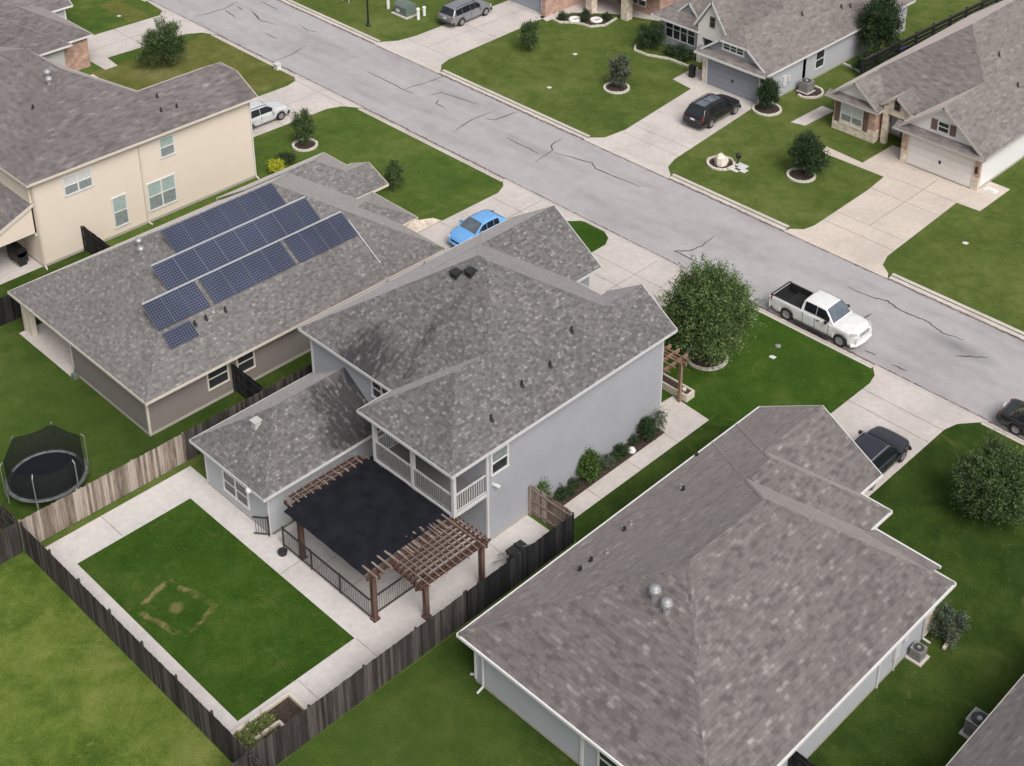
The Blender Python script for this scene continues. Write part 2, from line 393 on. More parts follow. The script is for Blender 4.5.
M['pergola_front']=wood('pergola_front',(.13,.075,.05),(.24,.15,.105),(.36,.26,.2))
M['cloth']=plain('shade_cloth',(.0105,.0115,.0155),.9,var=.35,scale=1.4,spec=.15)
M['net']=netmat('trampoline_net',(.006,.008,.008),.82)
M['tmat']=plain('trampoline_mat',(.009,.010,.015),.8,spec=.2)
M['tpad']=plain('trampoline_pad',(.10,.115,.115),.7,var=.5,scale=4)
M['bark']=plain('bark',(.10,.075,.055),.95,var=.35)
M['leaf_willow']=leafmat('leaf_willow',(0.028, 0.058, 0.016),(0.068, 0.118, 0.036),(0.2, 0.26, 0.095))
M['leaf_oak']=leafmat('leaf_oak',(0.022, 0.045, 0.015),(0.05, 0.088, 0.028),(0.135, 0.18, 0.07))
M['leaf_dark']=leafmat('leaf_dark',(0.011, 0.026, 0.01),(0.025, 0.05, 0.019),(0.06, 0.092, 0.036))
M['leaf_grey']=leafmat('leaf_grey',(.035,.05,.03),(.075,.095,.06),(.16,.19,.13))
M['leaf_yellow']=leafmat('leaf_yellow',(.22,.26,.02),(.42,.45,.03),(.6,.6,.08))
M['leaf_lime']=leafmat('leaf_lime',(.018,.045,.010),(.045,.092,.018),(.14,.22,.05))
M['leaf_bed']=leafmat('leaf_bed',(.05,.075,.02),(.12,.15,.045),(.28,.30,.12))
M['stone_edge']=concrete('edging_stone',(.60,.56,.50))
M['boulder']=concrete('boulder',(.68,.62,.53),var=.25)
M['iron']=plain('iron_grey',(.035,.034,.034),.5)
M['trans']=plain('transformer_green',(.13,.16,.145),.5)
M['purple']=plain('toy_purple',(.14,.10,.62),.4)
M['acbody']=plain('ac_body',(.22,.22,.21),.6,var=.2)
M['acgrille']=plain('ac_grille',(.045,.045,.045),.7)
M['tyre_white']=plain('painted_tyre',(.75,.74,.72),.6)
# ------------------------------------------------------------------ setting
ROAD0,ROAD1=12.1,20.1
g=MB()
prof=[(-400,0),(11.74,0),(11.76,-.14),(20.44,-.14),(20.46,0),(400,0)]
for (a,za),(b,zb) in zip(prof,prof[1:]):
    g.face([(-500,a,za),(400,a,za),(400,b,zb),(-500,b,zb)])
tag(g.build('ground',M['grass']),kind='structure')
r=MB(); r.face([(-500,ROAD0,-.1),(400,ROAD0,-.1),(400,ROAD1,-.1),(-500,ROAD1,-.1)])
road=tag(r.build('road',M['asphalt']),kind='structure')
def ribbon(mb,pts,w,z,jit=.03,taper=True):
    # smooth and widen
    P=[V((x,y,0)) for x,y in pts]; Q=[]
    for i in range(len(P)-1):
        for k in range(6):
            t=k/6; Q.append(P[i].lerp(P[i+1],t)+V((random.uniform(-jit,jit),random.uniform(-jit,jit),0)))
    Q.append(P[-1]); n=len(Q); L=[];R=[]
    for i,p in enumerate(Q):
        d=(Q[min(i+1,n-1)]-Q[max(i-1,0)]).normalized(); s=V((-d.y,d.x,0))
        ww=w/2*random.uniform(.75,1.25)*(min(1,.35+3*i/n,.35+3*(n-1-i)/n) if taper else 1)
        L.append(p+s*ww+V((0,0,z)));R.append(p-s*ww+V((0,0,z)))
    for i in range(n-1): mb.face([R[i],R[i+1],L[i+1],L[i]])
CR=[[(-55.83,17.12),(-53.48,16.35),(-51.67,16.88)],[(-51.0,15.08),(-49.36,15.04)],[(-56.83,18.92),(-54.37,18.74)],[(-50.38,18.17),(-48.87,17.96),(-48.18,18.28)],[(-46.11,12.52),(-45.96,14.05),(-46.55,15.92)],[(-39.24,16.37),(-35.12,16.28),(-33.65,16.3)],[(-34.74,16.34),(-34.4,18.27),(-34.26,20.03)],[(-32.48,17.22),(-32.32,18.0),(-30.6,18.29),(-28.71,18.65)],[(-31.45,16.96),(-31.2,16.47),(-29.92,16.36)],[(-26.71,14.12),(-27.27,16.25),(-27.24,17.26),(-27.09,18.76)],[(-26.69,17.4),(-26.07,17.73),(-25.84,19.13)],[(-23.43,16.39),(-19.96,16.31)],[(-19.29,15.24),(-19.71,17.36),(-20.31,17.84),(-20.46,19.06)],[(-19.32,17.21),(-16.43,17.98),(-15.55,17.56),(-11.76,17.82)],[(-25.93,18.16),(-25.79,19.77)],[(-4.15,16.51),(-4.02,14.91),(-4.22,13.86),(-4.86,13.23),(-3.12,13.28),(-1.77,13.38)],[(5.29,17.58),(7.16,17.68),(7.92,18.04),(9.1,17.72),(10.75,17.87),(12.01,17.49),(13.31,17.72)],[(13.75,16.09),(14.18,16.35),(15.16,17.21)],[(9.7,12.85),(10.46,12.86)],[(11.6,12.8),(12.51,12.81)],[(7.85,15.38),(8.02,16.21)],[(-58.01,12.96),(-57.71,15.62),(-58.27,17.47)],[(-57.4,15.53),(-55.5,15.25)],[(-57.41,16.72),(-56.32,16.62)],[(-55.55,17.0),(-53.73,16.49)]]
t=MB()
for i,c in enumerate(CR): ribbon(t,c,.095,-.096+.0005*i,.05)
t.build('crack_seal',M['tar'],road)
# kerbs and gutters, broken where a driveway meets the road
def kerb(side,spans):
    k=MB()
    for a,b in spans:
        if side<0: P=[(11.5,.012),(11.68,.015),(11.8,-.03),(11.86,-.082),(12.1,-.094)]
        else: P=[(20.1,-.094),(20.38,-.082),(20.44,-.03),(20.56,.015),(20.78,.012)]
        for (y0,z0),(y1,z1) in zip(P,P[1:]): k.face([(a,y0,z0),(b,y0,z0),(b,y1,z1),(a,y1,z1)])
    o=tag(k.build('kerb',M['concrete_kerb']),kind='structure')
    s=MB()
    y=12.09 if side<0 else 20.11
    x=-90
    pts=[]
    while x<45: pts.append((x,y+random.uniform(-.025,.025))); x+=.9
    ribbon(s,pts,.19,-.0885,.045,False)
    if side>0:
        x=-90; pts=[]
        while x<45: pts.append((x,20.42+random.uniform(-.012,.012))); x+=1.1
    s.build('kerb_seam',M['seam'],o)
DN=[(-63.7,-53.7),(-42.4,-34.5),(-18.9,-.5),(11.0,17.9)]
DF=[(-42.8,-35.0),(-19.1,-11.2),(-1.3,6.6)]
def gaps(D):
    e=[-500]+[v for d in D for v in d]+[400]; return list(zip(e[::2],e[1::2]))
kerb(-1,gaps(DN)); kerb(1,gaps(DF))
# lawns as sheets, each with a grass colour; side lots have shade painted in
def lawn(name,poly,mat,z=.004):
    b=MB(); b.face([(x,y,z) for x,y in poly]); return tag(b.build(name,mat),kind='structure')
R_=lambda x0,x1,y0,y1:[(x0,y0),(x1,y0),(x1,y1),(x0,y1)]
lawn('lawn',R_(-300,300,20.78,120),M['grass_far'])
lawn('lawn',R_(-9.4,8.3,-60,-28.8),M['grass_back'])
lawn('lawn',R_(8.45,60,-60,11.5),M['grass_side_shaded'])
lawn('lawn',[(-60,-60),(-9.8,-60),(-9.8,1),(-13,1),(-13,-12),(-60,-12)],M['grass_side_shaded'])
lawn('lawn',R_(-54.2,-42.0,.5,11.4),M['grass_olive'])
lawn('lawn',R_(-66,-60.5,8.2,10.2),M['grass_olive'],.008)
lawn('lawn',[(-1.2,-10),(5,-10),(5,1.2),(7.6,1.2),(11.6,4.5),(11.9,11.5),(-1.2,11.5)],M['grass_lush'],.0075)
lawn('lawn',R_(5,8.5,-10,3),M['grass_side_shaded'],.0055)
# driveways: slab, sloping apron, joints
def driveway(poly,apron,mat,joints=(),z=.012):
    b=MB(); b.prism(poly,-.1,z)
    (xa0,xa1,xb0,xb1,y0,y1)=apron
    if y1>y0 and y0<15: b.face([(xa0,y0,z-.002),(xa1,y0,z-.002),(xb1,y1,-.09),(xb0,y1,-.09)])
    else: b.face([(xb0,y1,-.09),(xb1,y1,-.09),(xa1,y0,z-.002),(xa0,y0,z-.002)])
    o=tag(b.build('driveway',mat),kind='structure')
    j=MB()
    for (p,q) in joints: ribbon(j,[p,q],.05,z+.004,.006,False)
    if joints: j.build('expansion_joint',M['joint'],o)
    return o
def arc(cx,cy,r,a0,a1,n=6): return [(cx+r*math.cos(math.radians(a0+(a1-a0)*i/n)),cy+r*math.sin(math.radians(a0+(a1-a0)*i/n))) for i in range(n+1)]
driveway([(-60.6,1.8),(-53.9,1.8),(-53.9,2.9),(-55.8,3.1),(-55.3,10.2),(-54.6,11.3),(-53.7,11.7),(-63.5,11.7),(-61,11.5),(-60.2,10.8)],(-63.5,-53.7,-63.7,-53.6,11.7,12.1),M['concrete'],[((-60.4,6.5),(-55.5,6.5)),((-57.9,2),(-57.8,11.5))])
driveway([(-41.6,.4),(-36.4,.4),(-36.15,9.9),(-35.7,11.0),(-34.6,11.7),(-42.6,11.7),(-41.7,11.2),(-41.4,10.2)],(-42.6,-34.6,-42.8,-34.4,11.7,12.1),M['concrete'],[((-41.5,6),(-36.3,6)),((-38.9,.5),(-38.8,11.6)),((-42,11.2),(-35.4,11.2))])
driveway([(-18.0,.2),(-12.5,.2),(-12.5,9.7),(-12.2,10.9),(-11.5,11.6),(-11.3,11.7),(-19.0,11.7),(-18.4,11.2),(-18,10.3)],(-19,-9.5,-19.2,-9.5,11.7,12.1),M['concrete'],[((-17.9,9.6),(-12.5,9.6)),((-15.2,.4),(-15.2,11.6)),((-18,5),(-12.5,5))])
driveway([(-8.3,1.0),(-1.2,1.0),(-1.25,10.2),(-.9,11.2),(-.5,11.7),(-9.5,11.7),(-8.8,11.3),(-8.4,10.6)],(-9.5,-.5,-9.5,-.3,11.7,12.1),M['concrete'],[((-8.3,9.3),(-1.3,9.3)),((-8.2,7.6),(-1.3,7.6)),((-4.8,1.2),(-4.8,11.6))])
lawn('lawn',[(-11.5,11.6)]+[(-12.2,10.8),(-12.48,9.7),(-12.48,0),(-8.32,0),(-8.42,10.5),(-8.8,11.25),(-9.6,11.62)],M['grass_deep'],.016)
driveway([(11.6,-.5),(16.75,-.5),(16.75,9.7),(17.0,10.6),(17.9,11.7),(11.0,11.7),(11.5,11.1),(11.7,10.3)],(11.0,17.9,10.9,18.1,11.7,12.1),M['concrete'],[((11.7,9.6),(16.7,9.6)),((11.7,8.2),(16.7,8.2)),((11.6,3),(16.7,3))])
driveway([(-42.7,20.5),(-35.1,20.5),(-35.8,21.2),(-36.15,22.3),(-36.6,34.4),(-41.5,34.4),(-41.5,23.5),(-41.8,21.8)],(-42.7,-35.1,-42.9,-34.9,20.5,20.1),M['concrete'],[((-41.6,22.6),(-36.1,22.6)),((-39.1,22.6),(-39.2,34)),((-41.5,28),(-36.3,28))])
driveway([(-19,20.5),(-11.3,20.5),(-12.1,21.2),(-12.5,22.4),(-13.4,32.4),(-13.5,33.8),(-19.2,33.9),(-19.4,35.2),(-21.1,35.2),(-20.95,32.3),(-18.85,32.0),(-17.95,23.3),(-18.2,21.3)],(-19,-11.3,-19.2,-11.1,20.5,20.1),M['concrete'],[((-17.9,24.3),(-12.7,24.3)),((-17.8,22.9),(-12.6,22.9))])
driveway([(-1.1,20.5),(6.4,20.5),(5.6,21.1),(5.25,22.2),(4.95,31.2),(6.65,31.3),(6.65,35.4),(5.0,35.4),(5.0,33.5),(-.7,33.5),(-.7,35.2),(-2.6,35.2),(-2.7,31.4),(-5.9,31.6),(-5.7,30.65),(-.5,30.75),(-.28,28.4),(-.2,22.0),(-.4,21.1)],(-1.1,6.4,-1.3,6.6,20.5,20.1),M['concrete_tan'],[((-.2,24.5),(5.1,24.5)),((-.25,23),(5.2,23)),((-.4,28.8),(4.95,28.8)),((2.4,24.5),(2.4,33)),((-.6,31),(4.9,31.2))])
def slab(name,poly,mat,z=.012,joints=()):
    b=MB(); b.prism(poly,-.08,z); o=tag(b.build(name,mat),kind='structure')
    j=MB()
    for p,q in joints: ribbon(j,[p,q],.04,z+.004,.004,False)
    if joints: j.build('path_joint',M['joint'],o)
slab('path',[(-10.0,32.9),(-8.9,33.2),(-8.75,36.8),(-9.9,36.8)],M['concrete'])
slab('path',[(-18.95,2.0),(-18.05,1.6),(-18.05,5.2),(-18.7,5.0),(-19.3,3.9)],M['stone'],.012)
# back yard of the blue-grey house
slab('patio',[(-9.35,-28.65),(8.3,-28.65),(8.3,-10.4),(5.3,-10.4),(5.3,-12.9),(-2.3,-12.9),(-2.3,-19.9),(-9.35,-19.9)],M['concrete_yard'],.01,
   [((-9.3,-25),(-7.4,-25)),((5.6,-21.2),(8.2,-21.2)),((5.6,-24.4),(8.2,-24.4)),((0,-19.9),(0,-21.2)),((4.6,-13),(8.2,-13.2))])
slab('patio',[(-1.15,-20.05),(5.15,-20.05),(5.15,-13.0),(-1.9,-13.0),(-1.9,-19.9)],M['concrete_patio'],.05,[((1,-20),(1,-13.2)),((3,-20),(3,-13.2)),((-1.8,-16.5),(5.1,-16.5))])
st=MB()
for poly in ([(5.8,-12.3),(7.6,-12.6),(7.7,-11.6),(6.4,-11.2)],[(5.9,-14.6),(6.6,-14.9),(6.8,-13.6),(6.1,-13.3)]):
    st.face([(x,y,.0142) for x,y in poly])
lawn('lawn',R_(-7.3,5.5,-27.45,-21.25),M['grass_deep'],.016)
slab('path',[(6.3,-10.1),(7.3,-10.1),(7.3,1.55),(4.6,1.75),(4.4,-.8),(5.5,-.9),(6.25,-.9)],M['concrete'],.012,[((6.3,-7),(7.3,-7)),((6.3,-4),(7.3,-4)),((6.3,-1),(7.3,-1))])
slab('planting_bed',[(5.45,-10.1),(6.28,-10.1),(6.28,-.9),(5.45,-.9)],M['mulch'],.03)
slab('path',[(19.0,-2.2),(20.6,-2.2),(20.6,-1.1),(19.0,-1.1)],M['concrete_tan'],.012)
slab('patio',[(-36.5,-20.2),(-31.55,-20.2),(-31.55,-15.6),(-36.5,-15.6)],M['concrete'],.02)
slab('patio',[(-26.1,-20.35),(-20.3,-20.35),(-20.3,-16.8),(-26.1,-16.8)],M['concrete'],.03)
# ------------------------------------------------------------------ house helpers
def boundary(faces):
    from collections import Counter
    def K(p): return tuple(round(c,4) for c in p)
    c=Counter(); E=[]
    for f in faces:
        for i in range(len(f)):
            a,b=f[i],f[(i+1)%len(f)]; c[frozenset((K(a),K(b)))]+=1; E.append((a,b))
    return [(a,b) for a,b in E if c[frozenset((K(a),K(b)))]==1]
def block_faces(x0,x1,y0,y1,ze,p,axis='y',lo='hip',hi='hip',hp=None,clip=.65,hph=None):
    if axis=='x':
        F=block_faces(y0,y1,-x1,-x0,ze,p,'y',hi,lo,hp,clip)   # rotate: (x,y)->(y',x')
        return [[V((-q.y,q.x,q.z)) for q in f] for f in F]
    h=(x1-x0)/2; xm=(x0+x1)/2; zr=ze+p*h; hp=hp or p
    run=h*p/hp
    A,B,C,D=V((x0,y0,ze)),V((x1,y0,ze)),V((x1,y1,ze)),V((x0,y1,ze))
    L=[];Rr=[];out=[]
    def end(kind,y,s,a,b):
        # returns ridge point, left clip, right clip
        if kind=='hip': 
            r=V((xm,y+s*(run if s>0 or not hph else h*p/hph),zr)); out.append([a,b,r]); return r,None,None
        if kind in('gable','open'): return V((xm,y,zr)),None,None
        f=clip
        pl=V((x0+h*f,y,ze+p*h*f)); pr=V((x1-h*f,y,ze+p*h*f)); r=V((xm,y+s*h*(1-f),zr))
        out.append([pl,pr,r] if s>0 else [pr,pl,r]); return r,pl,pr
    r0,l0,q0=end(lo,y0,1,A,B)
    r1,l1,q1=end(hi,y1,-1,C,D)
    left=[D,A]+([l0] if l0 else [])+[r0,r1]+([l1] if l1 else [])
    right=[B,C]+([q1] if q1 else [])+[r1,r0]+([q0] if q0 else [])
    if (r0-r1).length<1e-4:
        left=[x for x in left if x is not r1]; right=[x for x in right if x is not r0]
    return out+[left,right]
class Roof:
    def __init__(s): s.m=MB(); s.t=MB(); s.n=0
    def faces(s,F,th=.12,trim=True,fh=.16,gut=0,skip=()):
        s.n+=1; e=.004*s.n
        F=[[V(q)+V((0,0,e)) for q in f] for f in F]
        for f in F:
            s.m.face(f); s.m.face([q-V((0,0,th)) for q in f][::-1],mi=1)
        for a,b in boundary(F):
            s.m.face([a-V((0,0,th)),b-V((0,0,th)),b,a])
            if not trim or any(abs(a[k]-c)<1e-3 and abs(b[k]-c)<1e-3 for k,c in skip): continue
            d=(b-a); hz=V((d.x,d.y,0)).normalized(); o=V((hz.y,-hz.x,0))
            level=abs(d.z)<.01
            t=.035; dn=.02+.0007*s.n; off=o*(t/2+.002*s.n)
            if level and gut: # gutter trough
                c0=a+o*(gut/2+.002*s.n)-V((0,0,.08)); c1=b+o*(gut/2+.002*s.n)-V((0,0,.08)); s.t.bar(c0-hz*gut*.4,c1+hz*gut*.4,gut,.13)
            else:
                c0=a+off-V((0,0,fh/2+dn-.03)); c1=b+off-V((0,0,fh/2+dn-.03)); s.t.bar(c0-hz*t,c1+hz*t,t,fh)
    def block(s,*a,**k):
        kw={x:k.pop(x) for x in ('th','trim','fh','gut') if x in k}; xs=list(k.pop('skip',()))
        ax=k.get('axis',a[6] if len(a)>6 else 'y'); lo=k.get('lo',a[7] if len(a)>7 else 'hip'); hi=k.get('hi',a[8] if len(a)>8 else 'hip')
        q=1 if ax=='y' else 0; sk=[]
        if lo=='open': sk.append((q,a[2*q]))
        if hi=='open': sk.append((q,a[2*q+1]))
        F=block_faces(*a,**k); s.faces(F,skip=sk+xs,**kw)
        s.caps(F)
    def caps(s,F):
        # low shingle caps along ridges and hips
        from collections import defaultdict
        d=defaultdict(list)
        for f in F:
            for i in range(len(f)):
                a,b=f[i],f[(i+1)%len(f)]; d[frozenset((tuple(round(c,4) for c in a),tuple(round(c,4) for c in b)))].append(f)
        for k,fs in d.items():
            if len(fs)!=2: continue
            a,b=[V(q) for q in k]
            if (a-b).length<.3: continue
            if a.z>b.z: a,b=b,a
            dd=(b-a).normalized()
            for f in fs:
                c=sum((V(q) for q in f),V())/len(f); n=(V(f[1])-V(f[0])).cross(V(f[2])-V(f[1])).normalized()
                w=(c-a); w=(w-dd*w.dot(dd)); w=(w-n*w.dot(n)).normalized()
                u=V((0,0,.014+.004*s.n)); q=[a+u,b+u,b+u+w*.14+n*.006,a+u+w*.14+n*.006]
                nn=(q[1]-q[0]).cross(q[2]-q[1])
                if nn.z<0: q=q[::-1]
                L=(b-a).length; s.m.face(q)
    def build(s,parent,mat,trim):
        r=s.m.build('roof',[mat,M['soffit']],parent)
        if s.t.v: s.t.build('fascia',trim,r)
        return r
def walls(parent,mat,boxes,found=True,name='wall',z0=.18):
    w=MB()
    for i,(x0,x1,y0,y1,z1) in enumerate(boxes):
        e=.002*i; w.box(x0-e,x1+e,y0-e,y1+e,z0,z1)
    o=w.build(name,mat,parent)
    if found:
        f=MB()
        for i,(x0,x1,y0,y1,z1) in enumerate(boxes):
            e=.015+.002*i; f.box(x0-e,x1+e,y0-e,y1+e,-.1,z0+.004*i)
        f.build('foundation',M['found'],parent)
    return o
def onwall(face,c):
    # maps (u along wall seen from outside, z, out) to world for a wall facing +x,-x,+y,-y at coordinate c
    return {'+x':lambda u,z,o:(c+o,u,z),'-x':lambda u,z,o:(c-o,-u,z),'-y':lambda u,z,o:(u,c-o,z),'+y':lambda u,z,o:(-u,c+o,z)}[face]
def wbox(mb,T,u0,u1,z0,z1,o0,o1,mi=0):
    c=[T(u,z,o) for u in (u0,u1) for z in (z0,z1) for o in (o0,o1)]
    xs=[q[0] for q in c];ys=[q[1] for q in c];zs=[q[2] for q in c]
    mb.box(min(xs),max(xs),min(ys),max(ys),min(zs),max(zs),mi)
def window(parent,face,c,u0,u1,z0,z1,cols=1,trim=None,pane=None,tw=.09,upper=None,sill=True):
    T=onwall(face,c)
    if face in ('-x','+y'): u0,u1=-u1,-u0
    f=MB(); trim=trim or M['trim']; pane=pane or M['glass']
    wbox(f,T,u0-tw,u1+tw,z1,z1+tw,-.02,.06); wbox(f,T,u0-tw,u1+tw,z0-tw,z0,-.02,.075 if sill else .06)
    wbox(f,T,u0-tw,u0,z0,z1,-.02,.058); wbox(f,T,u1,u1+tw,z0,z1,-.02,.058)
    w=(u1-u0)/cols
    for i in range(1,cols): wbox(f,T,u0+w*i-.05,u0+w*i+.05,z0,z1,-.02,.05)
    zm=z0+(z1-z0)*.5
    for i in range(cols): wbox(f,T,u0+w*i+(.05 if i else 0),u0+w*(i+1)-(.05 if i<cols-1 else 0),zm-.03,zm+.03,-.02,.045)
    o=f.build('window',trim,parent)
    for i in range(cols):
        a=u0+w*i+(.05 if i else 0);b=u0+w*(i+1)-(.05 if i<cols-1 else 0)
        p=MB(); wbox(p,T,a,b,z0,zm-.03,-.03,.012); p.build('pane',pane,o)
        p=MB(); wbox(p,T,a,b,zm+.03,z1,-.03,.014); p.build('pane',upper or pane,o)
    return o
def garage(parent,face,c,u0,u1,z1,mat,trim):
    T=onwall(face,c)
    if face in ('-x','+y'): u0,u1=-u1,-u0
    d=MB(); wbox(d,T,u0,u1,.02,z1,-.02,.03)
    n=8; w=(u1-u0)/n
    for r in range(4):
        for i in range(n):
            h=(z1-.1)/4; wbox(d,T,u0+w*i+.08,u0+w*(i+1)-.08,.06+h*r+.06,.06+h*(r+1)-.06,.03,.042)
    o=d.build('garage_door',mat,parent)
    h=MB(); um=(u0+u1)/2; wbox(h,T,um-.08,um+.08,.95,1.2,.042,.07); h.build('handle',M['black'],o)
    f=MB(); wbox(f,T,u0-.14,u1+.14,z1,z1+.14,-.02,.07); wbox(f,T,u0-.14,u0,0,z1,-.02,.068); wbox(f,T,u1,u1+.14,0,z1,-.02,.068)
    f.build('door_trim',trim,o); return o
def door(parent,face,c,u0,u1,mat):
    T=onwall(face,c)
    if face in ('-x','+y'): u0,u1=-u1,-u0
    d=MB(); wbox(d,T,u0,u1,.1,2.15,-.02,.03)
    for k in range(3): wbox(d,T,u0+.12,u1-.12,.25+.62*k,.75+.62*k,.03,.045)
    o=d.build('door',mat,parent); h=MB(); wbox(h,T,u1-.14,u1-.08,1.0,1.12,.03,.09); h.build('handle',M['alu'],o)
def tri_wall(mb,face,c,u0,u1,z0,zt,th=.12,clip=None,mi=0):
    T=onwall(face,c)
    if face in ('-x','+y'): u0,u1=-u1,-u0
    um=(u0+u1)/2
    poly=[(u0,z0),(u1,z0),(um,zt)] if clip is None else [(u0,z0),(u1,z0),(u1-(u1-um)*clip,z0+(zt-z0)*clip),(u0+(um-u0)*clip,z0+(zt-z0)*clip)]
    F=[V(T(u,z,0)) for u,z in poly];B=[V(T(u,z,-th)) for u,z in poly]
    mb.face(F,mi=mi); mb.face(B[::-1],mi=mi)
    n=len(F)
    for i in range(n): j=(i+1)%n; mb.face([F[j],F[i],B[i],B[j]],mi=mi)
def downspout(parent,x,y,z0,z1,dx,dy,mat=None):
    m=MB(); m.bar((x,y,z0+.12),(x,y,z1),.08,.07,up=(1,0,0)); m.bar((x,y,z0+.14),(x+dx*.35,y+dy*.35,z0+.04),.08,.07)
    m.build('downspout',mat or M['trim'],parent)
def vent_pipe(roof,x,y,z,h=.3,mat=None,r=.055):
    m=MB(); m.tube([(x,y,z-.15),(x,y,z+h)],r,8); m.lathe((x,y,z-.03),[(0,.1),(.08,.1),(.15,-.06)],8); m.build('vent_pipe',mat or M['pipe'],roof)
def turbine(roof,x,y,z,mat=None,s=1):
    m=MB(); m.lathe((x,y,z),[(.17*s,-.35*s),(.17*s,.12*s),(.20*s,.14*s),(.26*s,.26*s),(.27*s,.38*s),(.2*s,.5*s),(.08*s,.56*s),(0,.57*s)],14)
    for k in range(14):
        a=2*math.pi*k/14; c,s_=math.cos(a),math.sin(a)
        m.bar((x+.27*s*c,y+.27*s*s_,z+.2*s),(x+.2*s*c,y+.2*s*s_,z+.5*s),.02,.05)
    m.build('roof_turbine',mat or M['galv'],roof)
def zslope(xe,ze,p): return lambda x: ze+p*abs(xe-x)

def one_bar(name,mat,parent,*a,**k): m=MB(); m.bar(*a,**k); return m.build(name,mat,parent)
def one_box(name,mat,parent,*a): m=MB(); m.box(*a); return m.build(name,mat,parent)
def one_tri(name,mat,parent,*a,**k): m=MB(); tri_wall(m,*a,**k); return m.build(name,mat,parent)
# ------------------------------------------------------------------ the blue-grey two storey house
def gable_trim(*a): pass
H=thing('house','two storey blue grey house with a screened balcony over the covered back patio','house',(-1,-7,0))
rf=Roof(); P=2/3
rf.block(-8.1,5.9,-13.5,-.3,5.9,P,'x','hip','hip')
rf.block(-8.1,-.85,-7.5,1.7,5.9,P,'y','open','gable')
rf.block(1.0,5.9,-6.0,.1,5.9,P,'y','open','gable')
rf.block(-.75,5.9,-15.6,-7.5,5.9,P,'y','hip','open')
rf.block(-8.05,-1.95,-20.45,-12.9,2.75,P,'y','hip','open')
roof=rf.build(H,M['roof_main'],M['trim_grey'])
w=MB()
for i,(x0,x1,y0,y1,z1) in enumerate([(-7.65,5.45,-13.05,-.75,5.82),(-7.652,-1.3,-2,1.25,5.82),(1.3,5.452,-2,-.35,5.82)]): w.box(x0,x1,y0,y1,.15,z1+.003*i)
tri_wall(w,'+y',1.25,-7.65,-1.3,5.8,7.95); tri_wall(w,'+y',-.35,1.3,5.45,5.8,7.25)
w.build('wall',M['wall_blue'],H)
f=MB(); f.box(-7.63,5.47,-13.07,-.73,-.1,.15); f.box(-7.632,-1.28,-2,1.27,-.1,.152); f.build('foundation',M['found'],H)
walls(H,M['wall_small'],[(-7.6,-2.4,-20.0,-13.0,2.66)],name='rear_wing_wall',z0=.12)
# corner boards
for x,y in ((5.45,-.35),(-7.65,-13.05)): one_box('corner_board',M['trim_grey'],H,x-.07,x+.02,y-.07,y+.02,.15,5.8)
one_box('corner_board',M['trim_grey'],H,5.36,5.475,-13.07,-12.95,.15,5.8)
for x,y in ((-7.6,-20.0),(-2.4,-20.0)): one_box('corner_board',M['trim_grey'],H,x-.05,x+.05,y-.02,y+.05,.12,2.6)
window(H,'+x',5.45,-12.72,-11.75,3.98,5.2,1,M['trim'],upper=M['glass_pale'])
window(H,'-y',-13.05,-2.75,-1.4,4.3,5.35,2)
window(H,'-y',-20.0,-6.0,-4.05,.66,1.84,2)
window(H,'+y',1.25,-5.6,-3.6,3.6,5.0,2); window(H,'+y',-.35,2.4,4.2,3.6,5.0,2); window(H,'+y',-.35,2.6,4.4,.9,2.3,2)
garage(H,'+y',1.25,-7.0,-2.0,2.2,M['door_blue'],M['trim']); door(H,'+y',-.75,-.5,.5,M['shutter'])
door(H,'-y',-13.05,-1.3,-.3,M['glass']); window(H,'-y',-13.05,1,3,.3,2.2,2)
# balcony
b=MB(); b.box(-.3,5.45,-15.15,-13.05,2.84,3.02); b.build('balcony_floor',M['trim_grey'],H)
b=MB(); b.box(-.24,5.39,-15.09,-13.08,3.02,3.05); b.build('balcony_deck',M['mulch_deck'],H)
b=MB(); b.box(-.3,5.45,-15.15,-15.0,5.55,5.8); b.box(5.3,5.452,-15.0,-13.06,5.55,5.8); b.box(-.302,-.15,-15.0,-13.06,5.55,5.8); b.build('balcony_beam',M['trim_grey'],H)
for i,(x,y) in enumerate(((-.22,-15.07),(2.55,-15.07),(5.37,-15.07))):
    b=MB(); b.box(x-.09,x+.09,y-.09,y+.09,3.02,5.6); b.build('balcony_post',M['trim_grey'],H)
def railing(p,q,z0,z1,parent,mat,step=.14,name='railing',bw=.03):
    m=MB(); p=V((*p,0));q=V((*q,0)); L=(q-p).length
    m.bar(p+V((0,0,z1)),q+V((0,0,z1)),.07,.06); m.bar(p+V((0,0,z0+.1)),q+V((0,0,z0+.1)),.05,.05)
    n=int(L/step)
    for i in range(1,n): c=p.lerp(q,i/n); m.bar(c+V((0,0,z0+.12)),c+V((0,0,z1-.03)),bw,bw,up=(1,0,0))
    m.build(name,mat,parent)
railing((-.13,-15.09),(2.46,-15.09),3.02,4.1,H,M['trim_grey']); railing((2.64,-15.09),(5.28,-15.09),3.02,4.1,H,M['trim_grey']); railing((5.39,-14.98),(5.39,-13.1),3.02,4.1,H,M['trim_grey']); railing((-.24,-14.98),(-.24,-13.1),3.02,4.1,H,M['trim_grey'])
sc_=MB(); 
for a,bb in (((-.13,-15.13),(2.46,-15.13)),((2.64,-15.13),(5.28,-15.13))): sc_.face([(a[0],a[1],3.1),(bb[0],bb[1],3.1),(bb[0],bb[1],4.05),(a[0],a[1],4.05)])
sc_.build('balcony_screen',netmat('insect_screen',(.17,.165,.155),.5),H)
lm=MB(); lm.box(5.45,5.6,-12.72,-12.62,3.3,3.42); lm.bar((5.58,-12.67,3.4),(5.75,-12.5,3.28),.12,.1); lm.build('wall_lamp',M['trim'],H)
zr=lambda x:5.9+P*(5.9-x)
